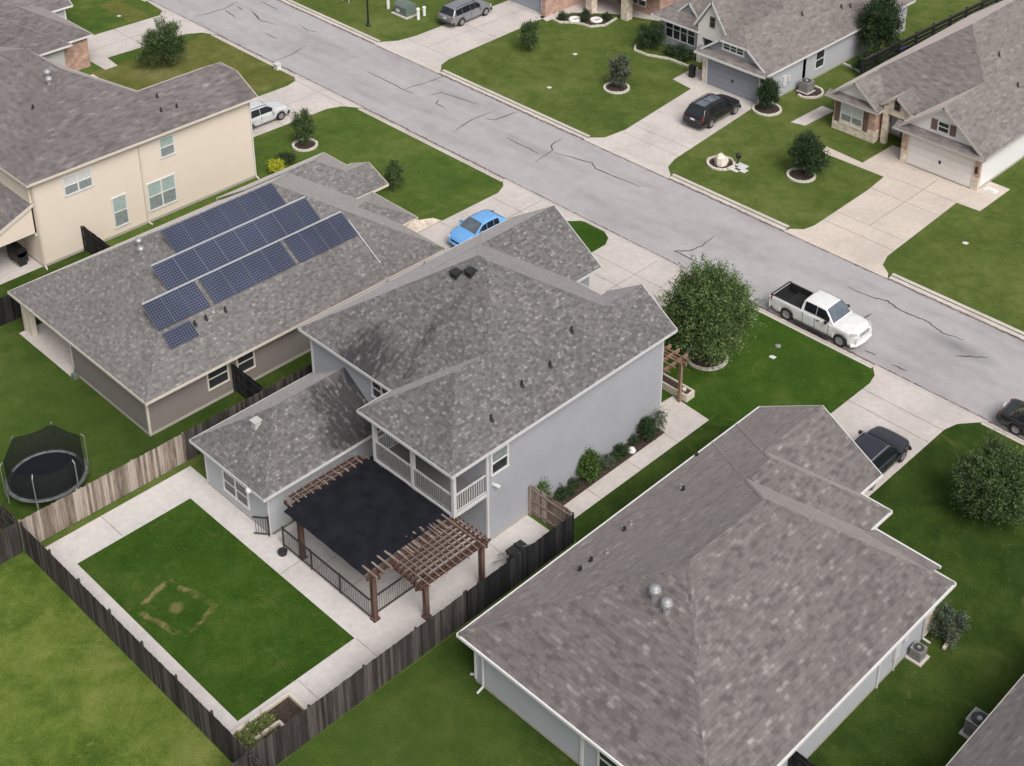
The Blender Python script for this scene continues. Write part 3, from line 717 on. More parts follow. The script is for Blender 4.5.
for x,y in ((4.35,-7.7),(3.6,-5.4),(4.4,-9.7),(4.9,-12.2)): vent_pipe(roof,x,y,zr(x)+.02)
for x,y in ((.3,-11.3),(.75,-11.0)): vent_pipe(roof,x,y,5.9+P*(x+.75)+.02,.2)
for x,y in ((-1.9,-8.1),(-1.2,-7.75)):
    z=5.9+P*(y+13.5); m=MB(); m.box(x-.22,x+.22,y-.2,y+.2,z-.2,z+.16); m.box(x-.26,x+.26,y-.25,y+.25,z+.16,z+.24); m.build('roof_vent',M['pipe'],roof)
m=MB(); z=2.75+P*(-18.2+20.45); m.box(-5.35,-5.0,-18.6,-18.25,z-.3,z+.15); m.box(-5.4,-4.95,-18.65,-18.2,z+.15,z+.22); m.build('roof_vent',M['trim_dim2'],roof)
m=MB(); m.lathe((-3.1,-20.5,2.62),[(0,.14),(.12,.12),(.15,0),(.1,-.1),(0,-.12)],10); m.build('flood_light',M['trim'],H)
for x,y in ((-7.5,-8.0),(-7.0,-5.8)): vent_pipe(roof,x,y,5.9+P*(x+8.1),.3,M['galv'])
# shade pergola over the patio
PG=thing('pergola','red brown timber pergola with a black shade cloth over the back patio','pergola',(2.5,-17.5,0))
for x,y in ((-.05,-19.85),(5.3,-19.9),(6.85,-18.2),(7.2,-15.1),(-.1,-15.9)):
    m=MB(); m.box(x-.11,x+.11,y-.11,y+.11,0,2.62); m.box(x-.17,x+.17,y-.17,y+.17,.0,.12); m.build('post',M['pergola'],PG)
for q in (((-1.3,-19.75,2.6),(5.6,-19.75,2.6),.1,.24),((-1.3,-15.35,2.6),(7.6,-15.1,2.6),.1,.24),((5.25,-20.2,2.59),(5.25,-14.9,2.59),.12,.24),((-.1,-20.2,2.585),(-.1,-15.0,2.585),.1,.24),((5.4,-18.85,2.58),(7.6,-18.85,2.58),.1,.22),((7.25,-19.1,2.57),(7.25,-14.8,2.57),.1,.22)): one_bar('beam',M['pergola'],PG,*q)
x=5.5
while x<7.6: one_bar('rafter',M['pergola'],PG,(x,-19.1+random.uniform(-.06,.06),2.78),(x,-14.85,2.78),.055,.16); x+=.29
for x in (-1.3,-1.05,-.8): one_bar('rafter',M['pergola'],PG,(x,-19.5,2.72),(x,-15.5,2.72),.05,.15)
y=-18.7
while y<-15: one_bar('batten',M['pergola_pale'],PG,(5.0,y,2.89),(7.75+random.uniform(-.06,.06),y,2.89),.045,.05); y+=.33
y=-20.0
while y<-15: one_bar('rafter_end',M['pergola_pale'],PG,(4.75,y,2.84),(5.75,y,2.84),.09,.14); one_bar('rafter_end',M['pergola_pale'],PG,(-.85,y+.1,2.9),(-.5,y+.1,2.9),.07,.08); y+=.42
y=-19.6
while y<-15.2: one_bar('batten',M['pergola_pale'],PG,(-1.42,y,2.82),(-.55,y,2.82),.05,.05); y+=.44
cl=MB(); nx,ny=16,14
def cz(x,y): return 2.93+.035*math.sin(x*2.4+1)*math.sin(y*1.7)+.02*math.sin(x*5+y*3)-.02*((x-2.5)/2.5)**2-.25*max(0,-19.9-y)
gx=[-.62+5.8*i/nx for i in range(nx+1)]; gy=[-20.3+7.0*j/ny for j in range(ny+1)]
for i in range(nx):
    for j in range(ny):
        q=[(gx[i],gy[j]),(gx[i+1],gy[j]),(gx[i+1],gy[j+1]),(gx[i],gy[j+1])]
        cl.face([(a,b_,min(cz(a,b_),2.81 if b_>-15.2 else 9)) for a,b_ in q],smooth=True); cl.face([(a,b_,min(cz(a,b_),2.81 if b_>-15.2 else 9)-.015) for a,b_ in q][::-1])
cl.build('shade_cloth',M['cloth'],PG,weld=False)
# front pergola
PF=thing('pergola','small brown timber pergola at the front corner of the blue grey house','pergola',(3.4,1,0))
for x in (1.2,5.15):
    m=MB(); m.box(x-.08,x+.08,1.55,1.71,0,2.75); m.build('post',M['pergola_front'],PF)
m=MB(); m.bar((.9,1.63,2.66),(5.5,1.63,2.66),.1,.24); m.build('beam',M['pergola_front'],PF)
for k in range(8): one_bar('rafter',M['pergola_front'],PF,(1.1+.58*k,-.3,2.88),(1.1+.58*k,2.1,2.88),.09,.2)
for k in range(4): one_bar('batten',M['pergola_front'],PF,(.8,.1+.5*k,3.02),(5.6,.1+.5*k,3.02),.06,.06)
PB=thing('planter_box','raised white framed planter with dark soil beside the front pergola','planter',(4.3,2.2,0))
m=MB()
for a in ((2.6,5.5,1.82,1.92),(2.6,5.5,2.42,2.52),(2.6,2.7,1.92,2.42),(5.4,5.5,1.92,2.42)): m.box(a[0],a[1],a[2],a[3],0,.45)
m.build('frame',M['trim_beige'],PB); m=MB(); m.box(2.7,5.4,1.92,2.42,.05,.38); m.build('soil',M['mulch'],PB)
m=MB(); m.lathe((5.0,2.2,.38),[(.13,0),(.14,.1),(.08,.18),(0,.2)],9); m.build('stone',M['stone_edge'],PB)
# iron fence round the patio
IF=thing('iron_fence','low black iron railing along the edge of the covered patio','fence',(2,-19.9,0))
def irun(p,q):
    railing(p,q,.05,1.15,IF,M['iron'],.13,'rail_panel',.014)
irun((-1.3,-20.02),(5.15,-20.02)); irun((5.15,-20.0),(5.15,-17.4))
for x,y in ((-1.3,-20.02),(.85,-20.02),(3.0,-20.02),(5.15,-17.4)):
    m=MB(); m.box(x-.03,x+.03,y-.03,y+.03,0,1.25); m.build('post',M['iron'],IF)
IG=thing('iron_gate','small black iron gate standing open beside the rear wing corner','gate',(-2.2,-20.3,0))
railing((-2.95,-20.55),(-2.35,-20.1),.05,1.15,IG,M['iron'],.12,'gate_leaf',.02)
m=MB(); m.box(-2.38,-2.32,-20.13,-20.07,0,1.25); m.build('post',M['iron'],IG)
# ------------------------------------------------------------------ single storey house with solar panels
H=thing('house','single storey taupe house with solar panels on its grey brown roof','house',(-19.3,-10,0))
rf=Roof(); P=.64
rf.block(-26.45,-12.1,-20.4,.2,2.75,P,'y','hip','hip')
rf.block(-26.8,-20.5,-6,2.5,2.75,.6,'y','open','hip')
rf.block(-24.3,-20.48,-3,2.8,2.75,.46,'y','open','gable')
rf.block(-20.4,-16.0,-6,1.4,2.75,.5,'y','open','hip')
roof=rf.build(H,M['roof_solar'],M['trim_beige'])
walls(H,M['wall_taupe'],[(-20.4,-12.8,-20.05,-.2,2.66),(-26.05,-20.398,-16.8,-.2,2.66),(-26.3,-21.0,-.5,2.0,2.66)])
for x,y in ((-25.9,-19.85),(-25.3,-19.85)): one_box('porch_column',M['trim_beige'],H,x-.16,x+.16,y-.16,y+.16,.03,2.6)
one_box('corner_board',M['trim_beige'],H,-12.88,-12.77,-20.08,-19.96,.15,2.66); one_box('corner_board',M['trim_beige'],H,-20.48,-20.38,-20.07,-19.94,.15,2.66); one_box('porch_column',M['trim_beige'],H,-16.6,-16.3,.4,.7,0,2.6)
window(H,'+x',-12.8,-16.3,-15.1,1.0,2.2,1,M['trim_beige']); window(H,'+x',-12.8,-14.4,-13.4,1.0,2.2,1,M['trim_beige'])
window(H,'+x',-12.8,-6.5,-5.3,1.1,2.3,1,M['trim_beige'])
garage(H,'+y',-.2,-17.9,-13.1,2.2,M['door_white'],M['trim_beige']); window(H,'+y',2.0,-24.8,-22.6,.8,2.2,2,M['trim_beige'])
zr=lambda x:2.75+P*(-12.1-x)
for x,y in ((-14.35,-15.8),(-14.35,-15.1),(-14.3,-13.9)): vent_pipe(roof,x,y,zr(x),.25)
for x,y in ((-14.55,-14.5),(-12.9,-5.5)): vent_pipe(roof,x,y,zr(x),.2,M['galv'],.08)
for x,y in ((-20.55,-15.1),(-19.95,-15.35)): turbine(roof,x,y,2.75+P*(y+20.4)+.05,M['alu'],.75)
# panels lie on the right hand slope: s = distance up the slope from the eave
cs=1/math.sqrt(1+P*P); sn=P*cs
def slope(s,y,h): return V((-12.1-s*cs+h*sn,y,2.77+s*sn+h*cs))
def panel(s0,s1,y0,y1,dark=False):
    m=MB(); h0,h1=.09,.14
    def q(a,b,h): return slope(a,b,h)
    fr=.012
    def slabq(a0,a1,b0,b1,h0,h1,mb):
        c=[q(a0,b0,h1),q(a0,b1,h1),q(a1,b1,h1),q(a1,b0,h1)]; d=[q(a0,b0,h0),q(a0,b1,h0),q(a1,b1,h0),q(a1,b0,h0)]
        mb.face(c,uv=[(b0-y0+.012,a0-s0+.012),(b1-y0+.012,a0-s0+.012),(b1-y0+.012,a1-s0+.012),(b0-y0+.012,a1-s0+.012)])
        for i in range(4): j=(i+1)%4; mb.face([d[i],d[j],c[j],c[i]])
        mb.face(d[::-1])
    slabq(s0+fr,s1-fr,y0+fr,y1-fr,h0,h1-.008,m)
    o=m.build('solar_panel',M['cells'],H)
    f=MB()
    for a in ((s0,s0+fr,y0,y1),(s1-fr,s1,y0,y1),(s0+fr,s1-fr,y0,y0+fr),(s0+fr,s1-fr,y1-fr,y1)): slabq(*a,h0-.02,h1,f)
    f.build('panel_frame',M['panel_frame'],o)
def row(s0,s1,y0,y1,n):
    w=(y1-y0)/n
    for i in range(n): panel(s0,s1,y0+w*i+.006,y0+w*(i+1)-.006)
row(6.82,8.4,-14.46,-7.0,6); row(5.02,6.68,-16.08,-6.8,7)
panel(5.02,6.68,-6.75,-5.72)
row(3.17,4.88,-14.22,-8.75,4); row(3.15,4.88,-17.76,-14.5,3); row(3.15,4.88,-8.5,-4.3,4); panel(1.95,2.95,-17.72,-16.0)
m=MB()
for s,y0,y1 in ((6.75,-16.08,-5.7),(4.95,-17.7,-4.3)): m.bar(slope(s,y0,.1),slope(s,y1,.1),.07,.06)
m.bar(slope(4.2,-4.2,.06),slope(1.0,-4.15,.06),.05,.05)
m.build('panel_rail',M['panel_rail'],H)
# ------------------------------------------------------------------ peach two storey house
H=thing('house','two storey peach rendered house with a low brown shingle roof','house',(-37,-8,0))
rf=Roof()
A_,B_,C_,D_,E_=V((-54,-16.3,6.2)),V((-30.95,-16.3,6.2)),V((-30.95,-3.3,6.2)),V((-44,-6.2,6.2)),V((-54,-10.2,6.2)); R1,R0=V((-37.45,-9.8,9.55)),V((-42,-9.9,9.55))
F_=[[A_,B_,R1,R0],[B_,C_,R1],[C_,D_,R1],[D_,R0,R1],[D_,E_,R0],[E_,A_,R0]]
rf.faces(F_); rf.caps(F_[:2])
rf.block(-37.4,-30.95,-12.5,.45,6.2,.525,'y','open','clip',clip=.7)
rf.faces([[V((-41,-20.3,2.6)),V((-31.55,-20.3,2.6)),V((-31.55,-15.7,4.6)),V((-41,-15.7,4.6))]],fh=.22)
roof=rf.build(H,M['roof_warm2'],M['trim_beige'])
walls(H,M['wall_peach'],[(-42,-31.4,-15.85,-5.4,6.12),(-37.0,-31.398,-6,.05,6.12),(-53.5,-41.9,-15.848,-10.6,6.12)])
one_tri('gable_wall',M['wall_peach'],H,'+y',.05,-37.0,-31.4,6.1,7.7,clip=.65)
m=MB()
T=lambda u,z:(-31.6,u,z)
for x in (-31.62,): 
    F=[(x,-20.0,2.45),(x,-15.86,2.45),(x,-15.86,4.42)]; m.face(F); m.face([(x-.12,b,c) for _,b,c in F][::-1]); 
    for i in range(3): j=(i+1)%3; m.face([F[j],F[i],(F[i][0]-.12,)+F[i][1:],(F[j][0]-.12,)+F[j][1:]])
one_box('porch_wall',M['wall_peach'],H,-36.4,-31.62,-15.95,-15.86,2.2,5.5)
m.build('gable_wall',M['wall_peach'],H)
for x,y in ((-31.75,-19.9),(-36.2,-19.9)): one_box('porch_column',M['trim_grey'],H,x-.12,x+.12,y-.12,y+.12,0,2.5)
one_bar('porch_beam',M['trim_grey'],H,(-36.4,-19.95,2.42),(-31.6,-19.95,2.42),.14,.2)
wt=M['trim']; 
window(H,'+x',-31.4,-13.75,-11.95,4.3,5.48,2,wt,M['glass_pale'],upper=M['trim_grey'])
window(H,'+x',-31.4,-6.95,-6.0,4.3,5.6,1,wt,M['glass_pale'],upper=M['glass_green'])
window(H,'+x',-31.4,-8.2,-6.25,.85,2.75,2,wt,M['glass_pale'],upper=M['glass_green'])
window(H,'+x',-31.4,-10.75,-9.85,.7,2.75,1,wt,M['glass_pale'],upper=M['glass_green'])
downspout(H,-31.33,-8.5,0,6.0,1,.3,M['trim_beige']); downspout(H,-31.33,.0,0,6.0,1,0,M['trim']); downspout(H,-31.33,-15.8,0,6.0,1,-.2,M['trim_beige'])
garage(H,'+y',-5.4,-41.6,-37.4,2.2,M['door_white'],M['trim']); window(H,'+y',.05,-35.6,-33.2,3.6,5.0,2); door(H,'+y',.05,-36.4,-35.4,M['shutter'])
window(H,'-y',-15.85,-48,-44,.8,2.2,2); 
for x,y,q in ((-36.4,-12.6,None),(-33.4,-5.6,None),(-32.4,-6.0,None),(-32.3,-4.9,None)):
    z=6.2+.52*min(-30.95-x,y+16.3); vent_pipe(roof,x,y,z,.25)
for x,y in ((-37.9,-10.6),(-37.2,-10.9)): turbine(roof,x,y,6.2+.515*(y+16.3)+.05,M['galv'],.85)
# things under its patio roof
BQ=thing('barbecue','black covered barbecue under the patio roof of the peach house','barbecue',(-33,-16.7,.02))
m=MB(); m.box(-33.7,-32.4,-17.0,-16.3,.3,.95); m.build('body',M['black'],BQ); m=MB(); m.tube([(-33.7,-16.65,1.0),(-32.4,-16.65,1.0)],.34,12); m.build('lid',M['black'],BQ)
for x in (-33.6,-32.5):
    m=MB(); m.box(x-.05,x+.05,-16.9,-16.4,.02,.3); m.build('leg',M['black'],BQ)
CHR=thing('patio_chair','dark patio chair on the concrete under the peach house patio roof','chair',(-34.7,-18.2,.02))
m=MB(); m.box(-35.0,-34.4,-18.5,-17.9,.40,.5); m.build('seat',M['black'],CHR); m=MB(); m.box(-35.0,-34.4,-17.95,-17.88,.5,1.0); m.build('backrest',M['black'],CHR)
for x in (-34.95,-34.45):
    for y in (-18.45,-17.95):
        m=MB(); m.box(x-.03,x+.03,y-.03,y+.03,.02,.4); m.build('leg',M['black'],CHR)
# ------------------------------------------------------------------ brick house top left
H=thing('house','brick garage house behind the peach house at the top left corner','house',(-62,-6,0))
rf=Roof()
rf.block(-70,-54.45,-16,-.4,2.75,.6,'y','hip','hip'); rf.block(-63,-55.0,-8,1.72,2.76,.6,'y','open','hip'); rf.block(-70,-61.4,-8,3.6,2.75,.6,'y','open','gable')
rf.build(H,M['roof_warm2'],M['trim'])
walls(H,M['wall_grey'],[(-69.5,-54.9,-15.5,-.9,2.66),(-69.5,-61.8,-2,3.1,2.66)])
m=MB(); m.box(-62.5,-55.3,-2.2,1.35,0,2.64); m.build('brick_wall',M['brick_red'],H)
m=MB(); tri_wall(m,'+y',3.1,-69.5,-61.8,2.6,4.9); m.build('gable_wall',M['wall_grey'],H)
garage(H,'+y',1.35,-61.4,-56.2,2.2,M['door_white'],M['trim']); window(H,'+y',3.1,-67,-64.6,.8,2.2,2)
m=MB(); m.box(-61.86,-61.76,3.02,3.12,0,2.6); m.build('corner_board',M['trim'],H)
# ------------------------------------------------------------------ brick house top centre
H=thing('house','red brick house with stone porch columns at the top edge across the street','house',(-35,42,0))
rf=Roof()
rf.block(-45.5,-29,38,54,2.75,.6,'x','hip','hip'); rf.block(-42.2,-36.4,33.6,46,2.75,.6,'y','gable','open')
rf.build(H,M['roof_tan'],M['trim'])
walls(H,M['brick_red'],[(-45,-29.4,40.6,53.5,2.66),(-41.9,-37.0,34.4,42,2.66)])
for x,y in ((-34.6,37.6),(-31.4,38.6)): one_box('porch_column',M['stone'],H,x-.35,x+.35,y-.35,y+.35,0,2.6)
m=MB(); m.box(-36.98,-36.6,33.9,38.6,0,2.62); m.build('brick_pier',M['brick_red'],H)
garage(H,'-y',34.4,-41.6,-37.5,2.2,M['door_blue'],M['trim']); door(H,'-y',40.6,-34.2,-33.2,M['shutter'])
window(H,'-y',40.6,-32.6,-31.0,.7,2.2,2)
m=MB(); tri_wall(m,'-y',34.4,-41.9,-36.9,2.6,4.2); m.build('gable_wall',M['brick_red'],H)
slab('path',[(-37.0,33.6),(-35.9,33.4),(-35.7,36.3),(-33,38.6),(-29.3,40.2),(-29.3,40.6),(-37,40.6)],M['concrete'])
slab('patio',[(-29.3,40.2),(-28.0,41.5),(-27.5,47),(-29.3,47)],M['concrete'])
slab('planting_bed',[(-35.7,34.2),(-34.7,34.3),(-33.4,35.3),(-32.4,35.5),(-31.9,36.4),(-32.3,37.9),(-34.9,36.9),(-35.5,35.6)],M['mulch'],.03)
# ------------------------------------------------------------------ slate house with the black suv
H=thing('house','slate grey house with a clipped gable over its slate garage door','house',(-19,44,0))
rf=Roof(); P=.76
rf.block(-26.4,-12.7,36.3,54,2.75,P,'y','hip','gable')
rf.block(-19.4,-12.7,33.3,45,2.752,P,'y','clip','open',clip=.6)
rf.faces([[V((-19.45,32.95,2.75)),V((-12.65,32.95,2.75)),V((-12.65,33.62,3.12)),V((-19.45,33.62,3.12))]],skip=((1,33.62),(0,-12.65),(0,-19.45)))
rf.block(-21.9,-18.7,35.9,42,3.35,1.55,'y','gable','open',skip=((0,-18.7),(0,-21.9)))
rf.block(-26.5,-21.6,36.0,40,2.74,P,'y','hip','open')
rf.block(-24.5,-22.2,36.9,40,3.3,1.05,'y','gable','open',skip=((0,-24.5),(0,-22.2)))
roof=rf.build(H,M['roof_tan'],M['trim'])
walls(H,M['wall_slate'],[(-26,-13.1,38.6,53.6,2.66),(-19.0,-13.102,33.6,39,2.66),(-26.0,-22.0,36.7,39,2.66)])
one_tri('gable_wall',M['wall_board'],H,'-y',33.64,-19.1,-13.0,2.9,5.1,clip=.64); one_tri('gable_wall',M['wall_board'],H,'-y',37.05,-24.35,-22.35,3.25,4.3)
m=MB(); tri_wall(m,'-y',36.2,-21.75,-18.85,3.3,5.6); m.box(-21.75,-18.85,36.2,36.4,2.3,3.3); m.box(-21.75,-21.3,36.2,36.6,0,2.3); m.build('entry_wall',M['wall_pale'],H)
for q in ((-19.05,-18.75),(-13.5,-13.05)): one_box('stone_pier',M['stone'],H,*q,33.55,33.9,0,2.6)
garage(H,'-y',33.6,-18.55,-13.6,2.2,M['door_slate'],M['trim'])
window(H,'-y',33.64,-17.15,-15.3,3.5,3.98,3,M['trim'],tw=.14)
window(H,'-y',36.7,-25.4,-22.4,1.0,2.55,4,M['trim']); window(H,'-y',36.2,-20.5,-20.1,3.5,4.3,1,M['shutter'],tw=.05)
window(H,'+x',-13.1,40.3,41.4,.85,2.25,1,M['trim'])
door(H,'-y',38.6,-21,-20,M['shutter'])
m=MB(); m.box(-13.1,-12.95,35.9,36.3,.9,1.7); m.box(-13.1,-12.98,36.6,36.85,1.0,1.5); m.build('meter_box',M['trim_grey'],H)
zr=lambda x:2.75+P*(-12.7-x)
for x,y in ((-14.5,45.5),(-14.3,46.5),(-15.2,41)): vent_pipe(roof,x,y,zr(x),.3)
# ------------------------------------------------------------------ white house across the street
H=thing('house','white sided house with stone and brick front and a white garage door','house',(-1,42,0))
rf=Roof(); P=.79
rf.block(-7.75,5.55,35.1,55,2.75,P,'y','hip','gable')
rf.block(-1.4,5.55,33.15,46,2.752,P,'y','gable','open')
rf.faces([[V((-1.5,32.9,2.75)),V((5.6,32.9,2.75)),V((5.6,33.6,3.1)),V((-1.5,33.6,3.1))]],fh=.12,skip=((1,33.6),(0,-1.5),(0,5.6)))
rf.block(-7.75,-3.4,34.0,42,2.75,P,'y','gable','open')
rf.faces([[V((-7.85,33.8,2.75)),V((-3.35,33.8,2.75)),V((-3.35,34.42,3.05)),V((-7.85,34.42,3.05))]],fh=.12,skip=((1,34.42),(0,-7.85),(0,-3.35)))
rf.block(-3.6,-1.2,34.6,40,3.2,P,'y','gable','open',skip=((0,-3.6),(0,-1.2)))
roof=rf.build(H,M['roof_tan'],M['trim_dim'])
walls(H,M['wall_white'],[(-7.3,5.1,36.6,54.6,2.66),(-.9,5.102,33.6,37,2.66)])
m=MB(); m.box(-7.32,-3.8,34.4,37,.95,2.64); m.build('brick_wall',M['brick_mix'],H); m=MB(); m.box(-7.36,-3.76,34.36,37,-.05,.95); m.build('stone_wall',M['stone'],H)
one_tri('gable_wall',M['wall_pale'],H,'-y',33.63,-1.15,5.25,2.9,5.25); one_tri('gable_wall',M['wall_pale'],H,'-y',34.45,-7.55,-3.6,2.85,4.3)
m=MB(); tri_wall(m,'-y',34.85,-3.5,-1.3,3.15,4.15); m.box(-3.5,-3.1,34.85,35.2,0,3.2); m.box(-1.75,-1.3,34.85,35.2,0,3.2); m.box(-3.1,-1.75,34.852,35.2,2.5,3.2); m.build('entry_arch',M['stone'],H)
for q in ((-.95,-.5),(4.7,5.12)): one_box('brick_pier',M['brick_mix'],H,*q,33.56,33.8,1.0,2.64)
for q in ((-.98,-.47),(4.67,5.14)): one_box('stone_pier',M['stone'],H,*q,33.53,33.8,0,1.0)
garage(H,'-y',33.6,-.4,4.6,2.25,M['door_white'],M['trim_beige'])
window(H,'-y',34.4,-6.65,-4.9,.75,2.2,2,M['trim'],M['glass_pale'],upper=M['trim_grey'])
def shutters(face,c,pairs,z0,z1):
    for a,b in pairs:
        m=MB(); T=onwall(face,c); wbox(m,T,a,b,z0,z1,-.01,.05)
        n=int((z1-z0)/.14)
        for k in range(n): wbox(m,T,a+.05,b-.05,z0+.05+k*(z1-z0-.1)/n,z0+.05+(k+.6)*(z1-z0-.1)/n,.05,.065)
        m.build('shutter',M['shutter'],H)
shutters('-y',34.4,((-7.2,-6.78),(-4.77,-4.35)),.7,2.25); shutters('-y',33.63,((1.05,1.5),(2.5,2.95)),3.35,4.15)
window(H,'-y',33.63,1.62,2.38,3.4,4.1,1,M['trim'],tw=.07); window(H,'-y',34.85,-2.6,-2.2,3.05,3.75,1,M['shutter'],tw=.04)
door(H,'-y',36.6,-2.9,-1.9,M['shutter'])
lm=MB(); lm.box(4.8,4.98,33.48,33.56,1.3,1.8); lm.build('wall_lamp',M['black'],H)
zr=lambda x:2.75+P*(5.55-x)
for x,y in ((1.2,42),(3.2,41.5),(2.2,46)): vent_pipe(roof,x,y,zr(x),.3)
# ------------------------------------------------------------------ large warm roofed house
H=thing('house','single storey pale blue sided house with a big brown hip roof in the foreground','house',(17.3,-9,0))
rf=Roof(); P=.585
rf.block(10.55,24.05,-19.6,-2.38,2.75,P,'y','hip','hip',gut=.085,hph=.74)
rf.block(10.55,19.55,-14,-.45,2.75,P,'y','open','hip',gut=.085,hph=.74)
rf.block(10.55,17.85,-10,1.38,2.75,P,'y','open','gable',gut=.085)
rf.faces([[V((23.0,-1.85,2.6)),V((19.6,-1.85,2.6)),V((19.6,-3.6,3.45)),V((23.0,-3.6,3.45))]],gut=.1,skip=((1,-3.6),(0,19.6),(0,23.0)))
roof=rf.build(H,M['roof_warm'],M['trim'])
walls(H,M['wall_slate'],[(11.05,23.55,-19.1,-3.0,2.64),(11.052,17.35,-5,.9,2.64),(15,19.05,-5,-.95,2.64)])
m=MB(); tri_wall(m,'+y',.9,11.05,17.35,2.6,4.45); m.build('gable_wall',M['wall_slate2'],H)
for q in ((11.0,11.1,-19.14,-19.04),(17.2,17.34,-19.16,-19.02),(23.5,23.6,-19.14,-19.04)): one_box('corner_board',M['trim'],H,*q,.15,2.64)
downspout(H,11.6,-19.2,0,2.6,0,-1); downspout(H,10.99,-18.9,0,2.6,-1,-.4)
downspout(H,23.62,-3.75,0,2.6,1,.2,M['trim_grey'])
m=MB(); m.box(23.4,23.62,-3.6,-2.95,.1,2.64); m.build('stone_pier',M['stone'],H)
m=MB(); m.box(23.55,23.7,-6.3,-5.9,.8,1.7); m.box(23.55,23.66,-5.5,-5.2,1.2,1.6); m.tube([(23.6,-6.1,0),(23.6,-6.1,.9)],.04,8); m.tube([(23.6,-7.4,0),(23.6,-7.4,2.3)],.05,8); m.build('meter_box',M['trim_grey'],H)
garage(H,'+y',.9,11.8,16.8,2.2,M['door_white'],M['trim']); window(H,'+y',-.95,17.5,18.9,.9,2.2,1); door(H,'+y',-3.0,20.5,21.5,M['shutter'])
window(H,'-y',-19.1,18.2,20.6,.6,2.2,2)
zl=lambda x:2.75+P*(x-10.55)
for x,y in ((12.5,-7.2),(12.15,-10.9),(12.5,-13.5),(12.55,-14.25)): vent_pipe(roof,x,y,zl(x),.22,M['pipe'],.08)
for x,y in ((12.2,-7.0),(12.1,-10.4),(12.8,-12.8)): vent_pipe(roof,x,y,zl(x),.24,M['galv'],.045)
m=MB(); m.box(10.6,10.72,-3.95,-3.8,2.85,3.0); m.build('roof_vent',M['pipe'],roof)
for x,y in ((17.0,-14.6),(17.75,-14.75)): turbine(roof,x,y,2.75+P*(y+19.6)+.15,M['galv'],.95)
# ------------------------------------------------------------------ corner house bottom right
H=thing('house','brown roofed house cut off by the bottom right corner','house',(35,-8,0))
rf=Roof(); rf.block(28.75,43,-24,-1,2.75,.6,'y','hip','hip'); rf.build(H,M['roof_warm2'],M['trim_dim'])
walls(H,M['wall_slate2'],[(29.2,42.5,-23.5,-1.5,2.66)])
window(H,'-x',29.2,-9,-8,1,2.2,1)
# ------------------------------------------------------------------ timber fences
def fence(label,runs,mat,rails=1,h=1.85,loc=None,group=None,pw=.14,name='fence',posts=True):
    T=thing(name,label,'gate' if 'gate' in name else 'fence',(runs[0][0][0],runs[0][0][1],0),group=group)
    m=MB(); side=rails
    for p,q in runs:
        p=V((*p,0));q=V((*q,0)); d=(q-p).normalized(); n=V((-d.y,d.x,0)); L=(q-p).length; k=int(L/pw)
        for i in range(k):
            a=p+d*(i*L/k+.004); b=p+d*((i+1)*L/k-.004); hh=h+random.uniform(-.02,.02); o=n*random.uniform(-.006,.006)
            A=[a+o-n*.01,b+o-n*.01,b+o+n*.01,a+o+n*.01]
            u0=random.uniform(0,50); vb=random.uniform(0,30)
            bot=[x+V((0,0,.04)) for x in A]; top=[x+V((0,0,hh)) for x in A]
            vs=len(m.v)
            # one island per plank
            m.v+=bot+top
            def ff(idx,uv): m.f.append([vs+t for t in idx]); m.uv.append(uv); m.mi.append(0); m.sm.append(False)
            W=pw
            ff([0,1,5,4],[(u0,vb),(u0+W,vb),(u0+W,vb+hh),(u0,vb+hh)]); ff([2,3,7,6],[(u0,vb),(u0+W,vb),(u0+W,vb+hh),(u0,vb+hh)])
            ff([4,5,6,7],[(u0,vb+hh)]*4); ff([1,2,6,5],[(u0,vb),(u0,vb),(u0,vb+hh),(u0,vb+hh)]); ff([3,0,4,7],[(u0,vb),(u0,vb),(u0,vb+hh),(u0,vb+hh)])
        for z in (.3,.95,1.6): one_bar('rail',mat,T,p+n*side*.04+V((0,0,z*h/1.85)),q+n*side*.04+V((0,0,z*h/1.85)),.04,.09)
        if posts:
            np_=max(1,int(L/2.5))
            for i in range(np_+1):
                c=p+d*(L*i/np_)+n*side*.09; pm=MB(); pm.bar(c,c+V((0,0,h-.02)),.09,.09,up=(1,0,0)); pm.build('post',mat,T)
    m.build('plank_panel',mat,T)
    return T
fence('bleached timber fence with dark streaks between the trampoline lawn and the concrete yard',[((-9.8,-28.7),(-9.75,-19.8))],M['fence_pale'],1)
fence('grey plank fence running on beside the rear wing towards the solar roofed house',[((-9.75,-19.75),(-9.7,-9.5))],M['fence_grey'],1)
fence('dark plank fence between the small bright lawn and the rough back lot',[((8.3,-28.78),(-9.72,-28.78))],M['fence_grey'],-1)
fence('plank fence running down from the yard corner nearest the trampoline',[((-9.82,-42),(-9.82,-28.88))],M['fence_grey'],1)
fence('weathered plank fence between the concrete yard and the foreground house lawn',[((8.4,-28.65),(8.4,-17.2))],M['fence_grey'],1)
fence('blackened plank fence squeezed between the side wall and the big brown roof',[((8.4,-17.1),(8.4,-10.2))],M['fence_dark'],1)
fence('weathered gate panel closing the side passage with its rails showing',[((5.55,-10.2),(8.3,-10.2))],M['fence_gate'],-1,name='fence_gate')
fence('plank fence running off the bottom edge past the planted corner bed',[((8.45,-42),(8.45,-28.9))],M['fence_grey'],1)
fence('plank fence leaving the corner bed towards the foreground house',[((8.6,-28.78),(30,-28.78))],M['fence_grey'],-1)
fence('dark plank fence behind the trampoline running off the left edge',[((-27.5,-28.78),(-9.95,-28.78))],M['fence_grey'],-1)
fence('short dark plank fence between the taupe wall and the back yard fence',[((-12.75,-14.7),(-9.85,-14.8))],M['fence_dark'],-1)
fence('short dark plank fence beside the peach wall',[((-31.3,-13.0),(-27.7,-13.1))],M['fence_dark'],-1)
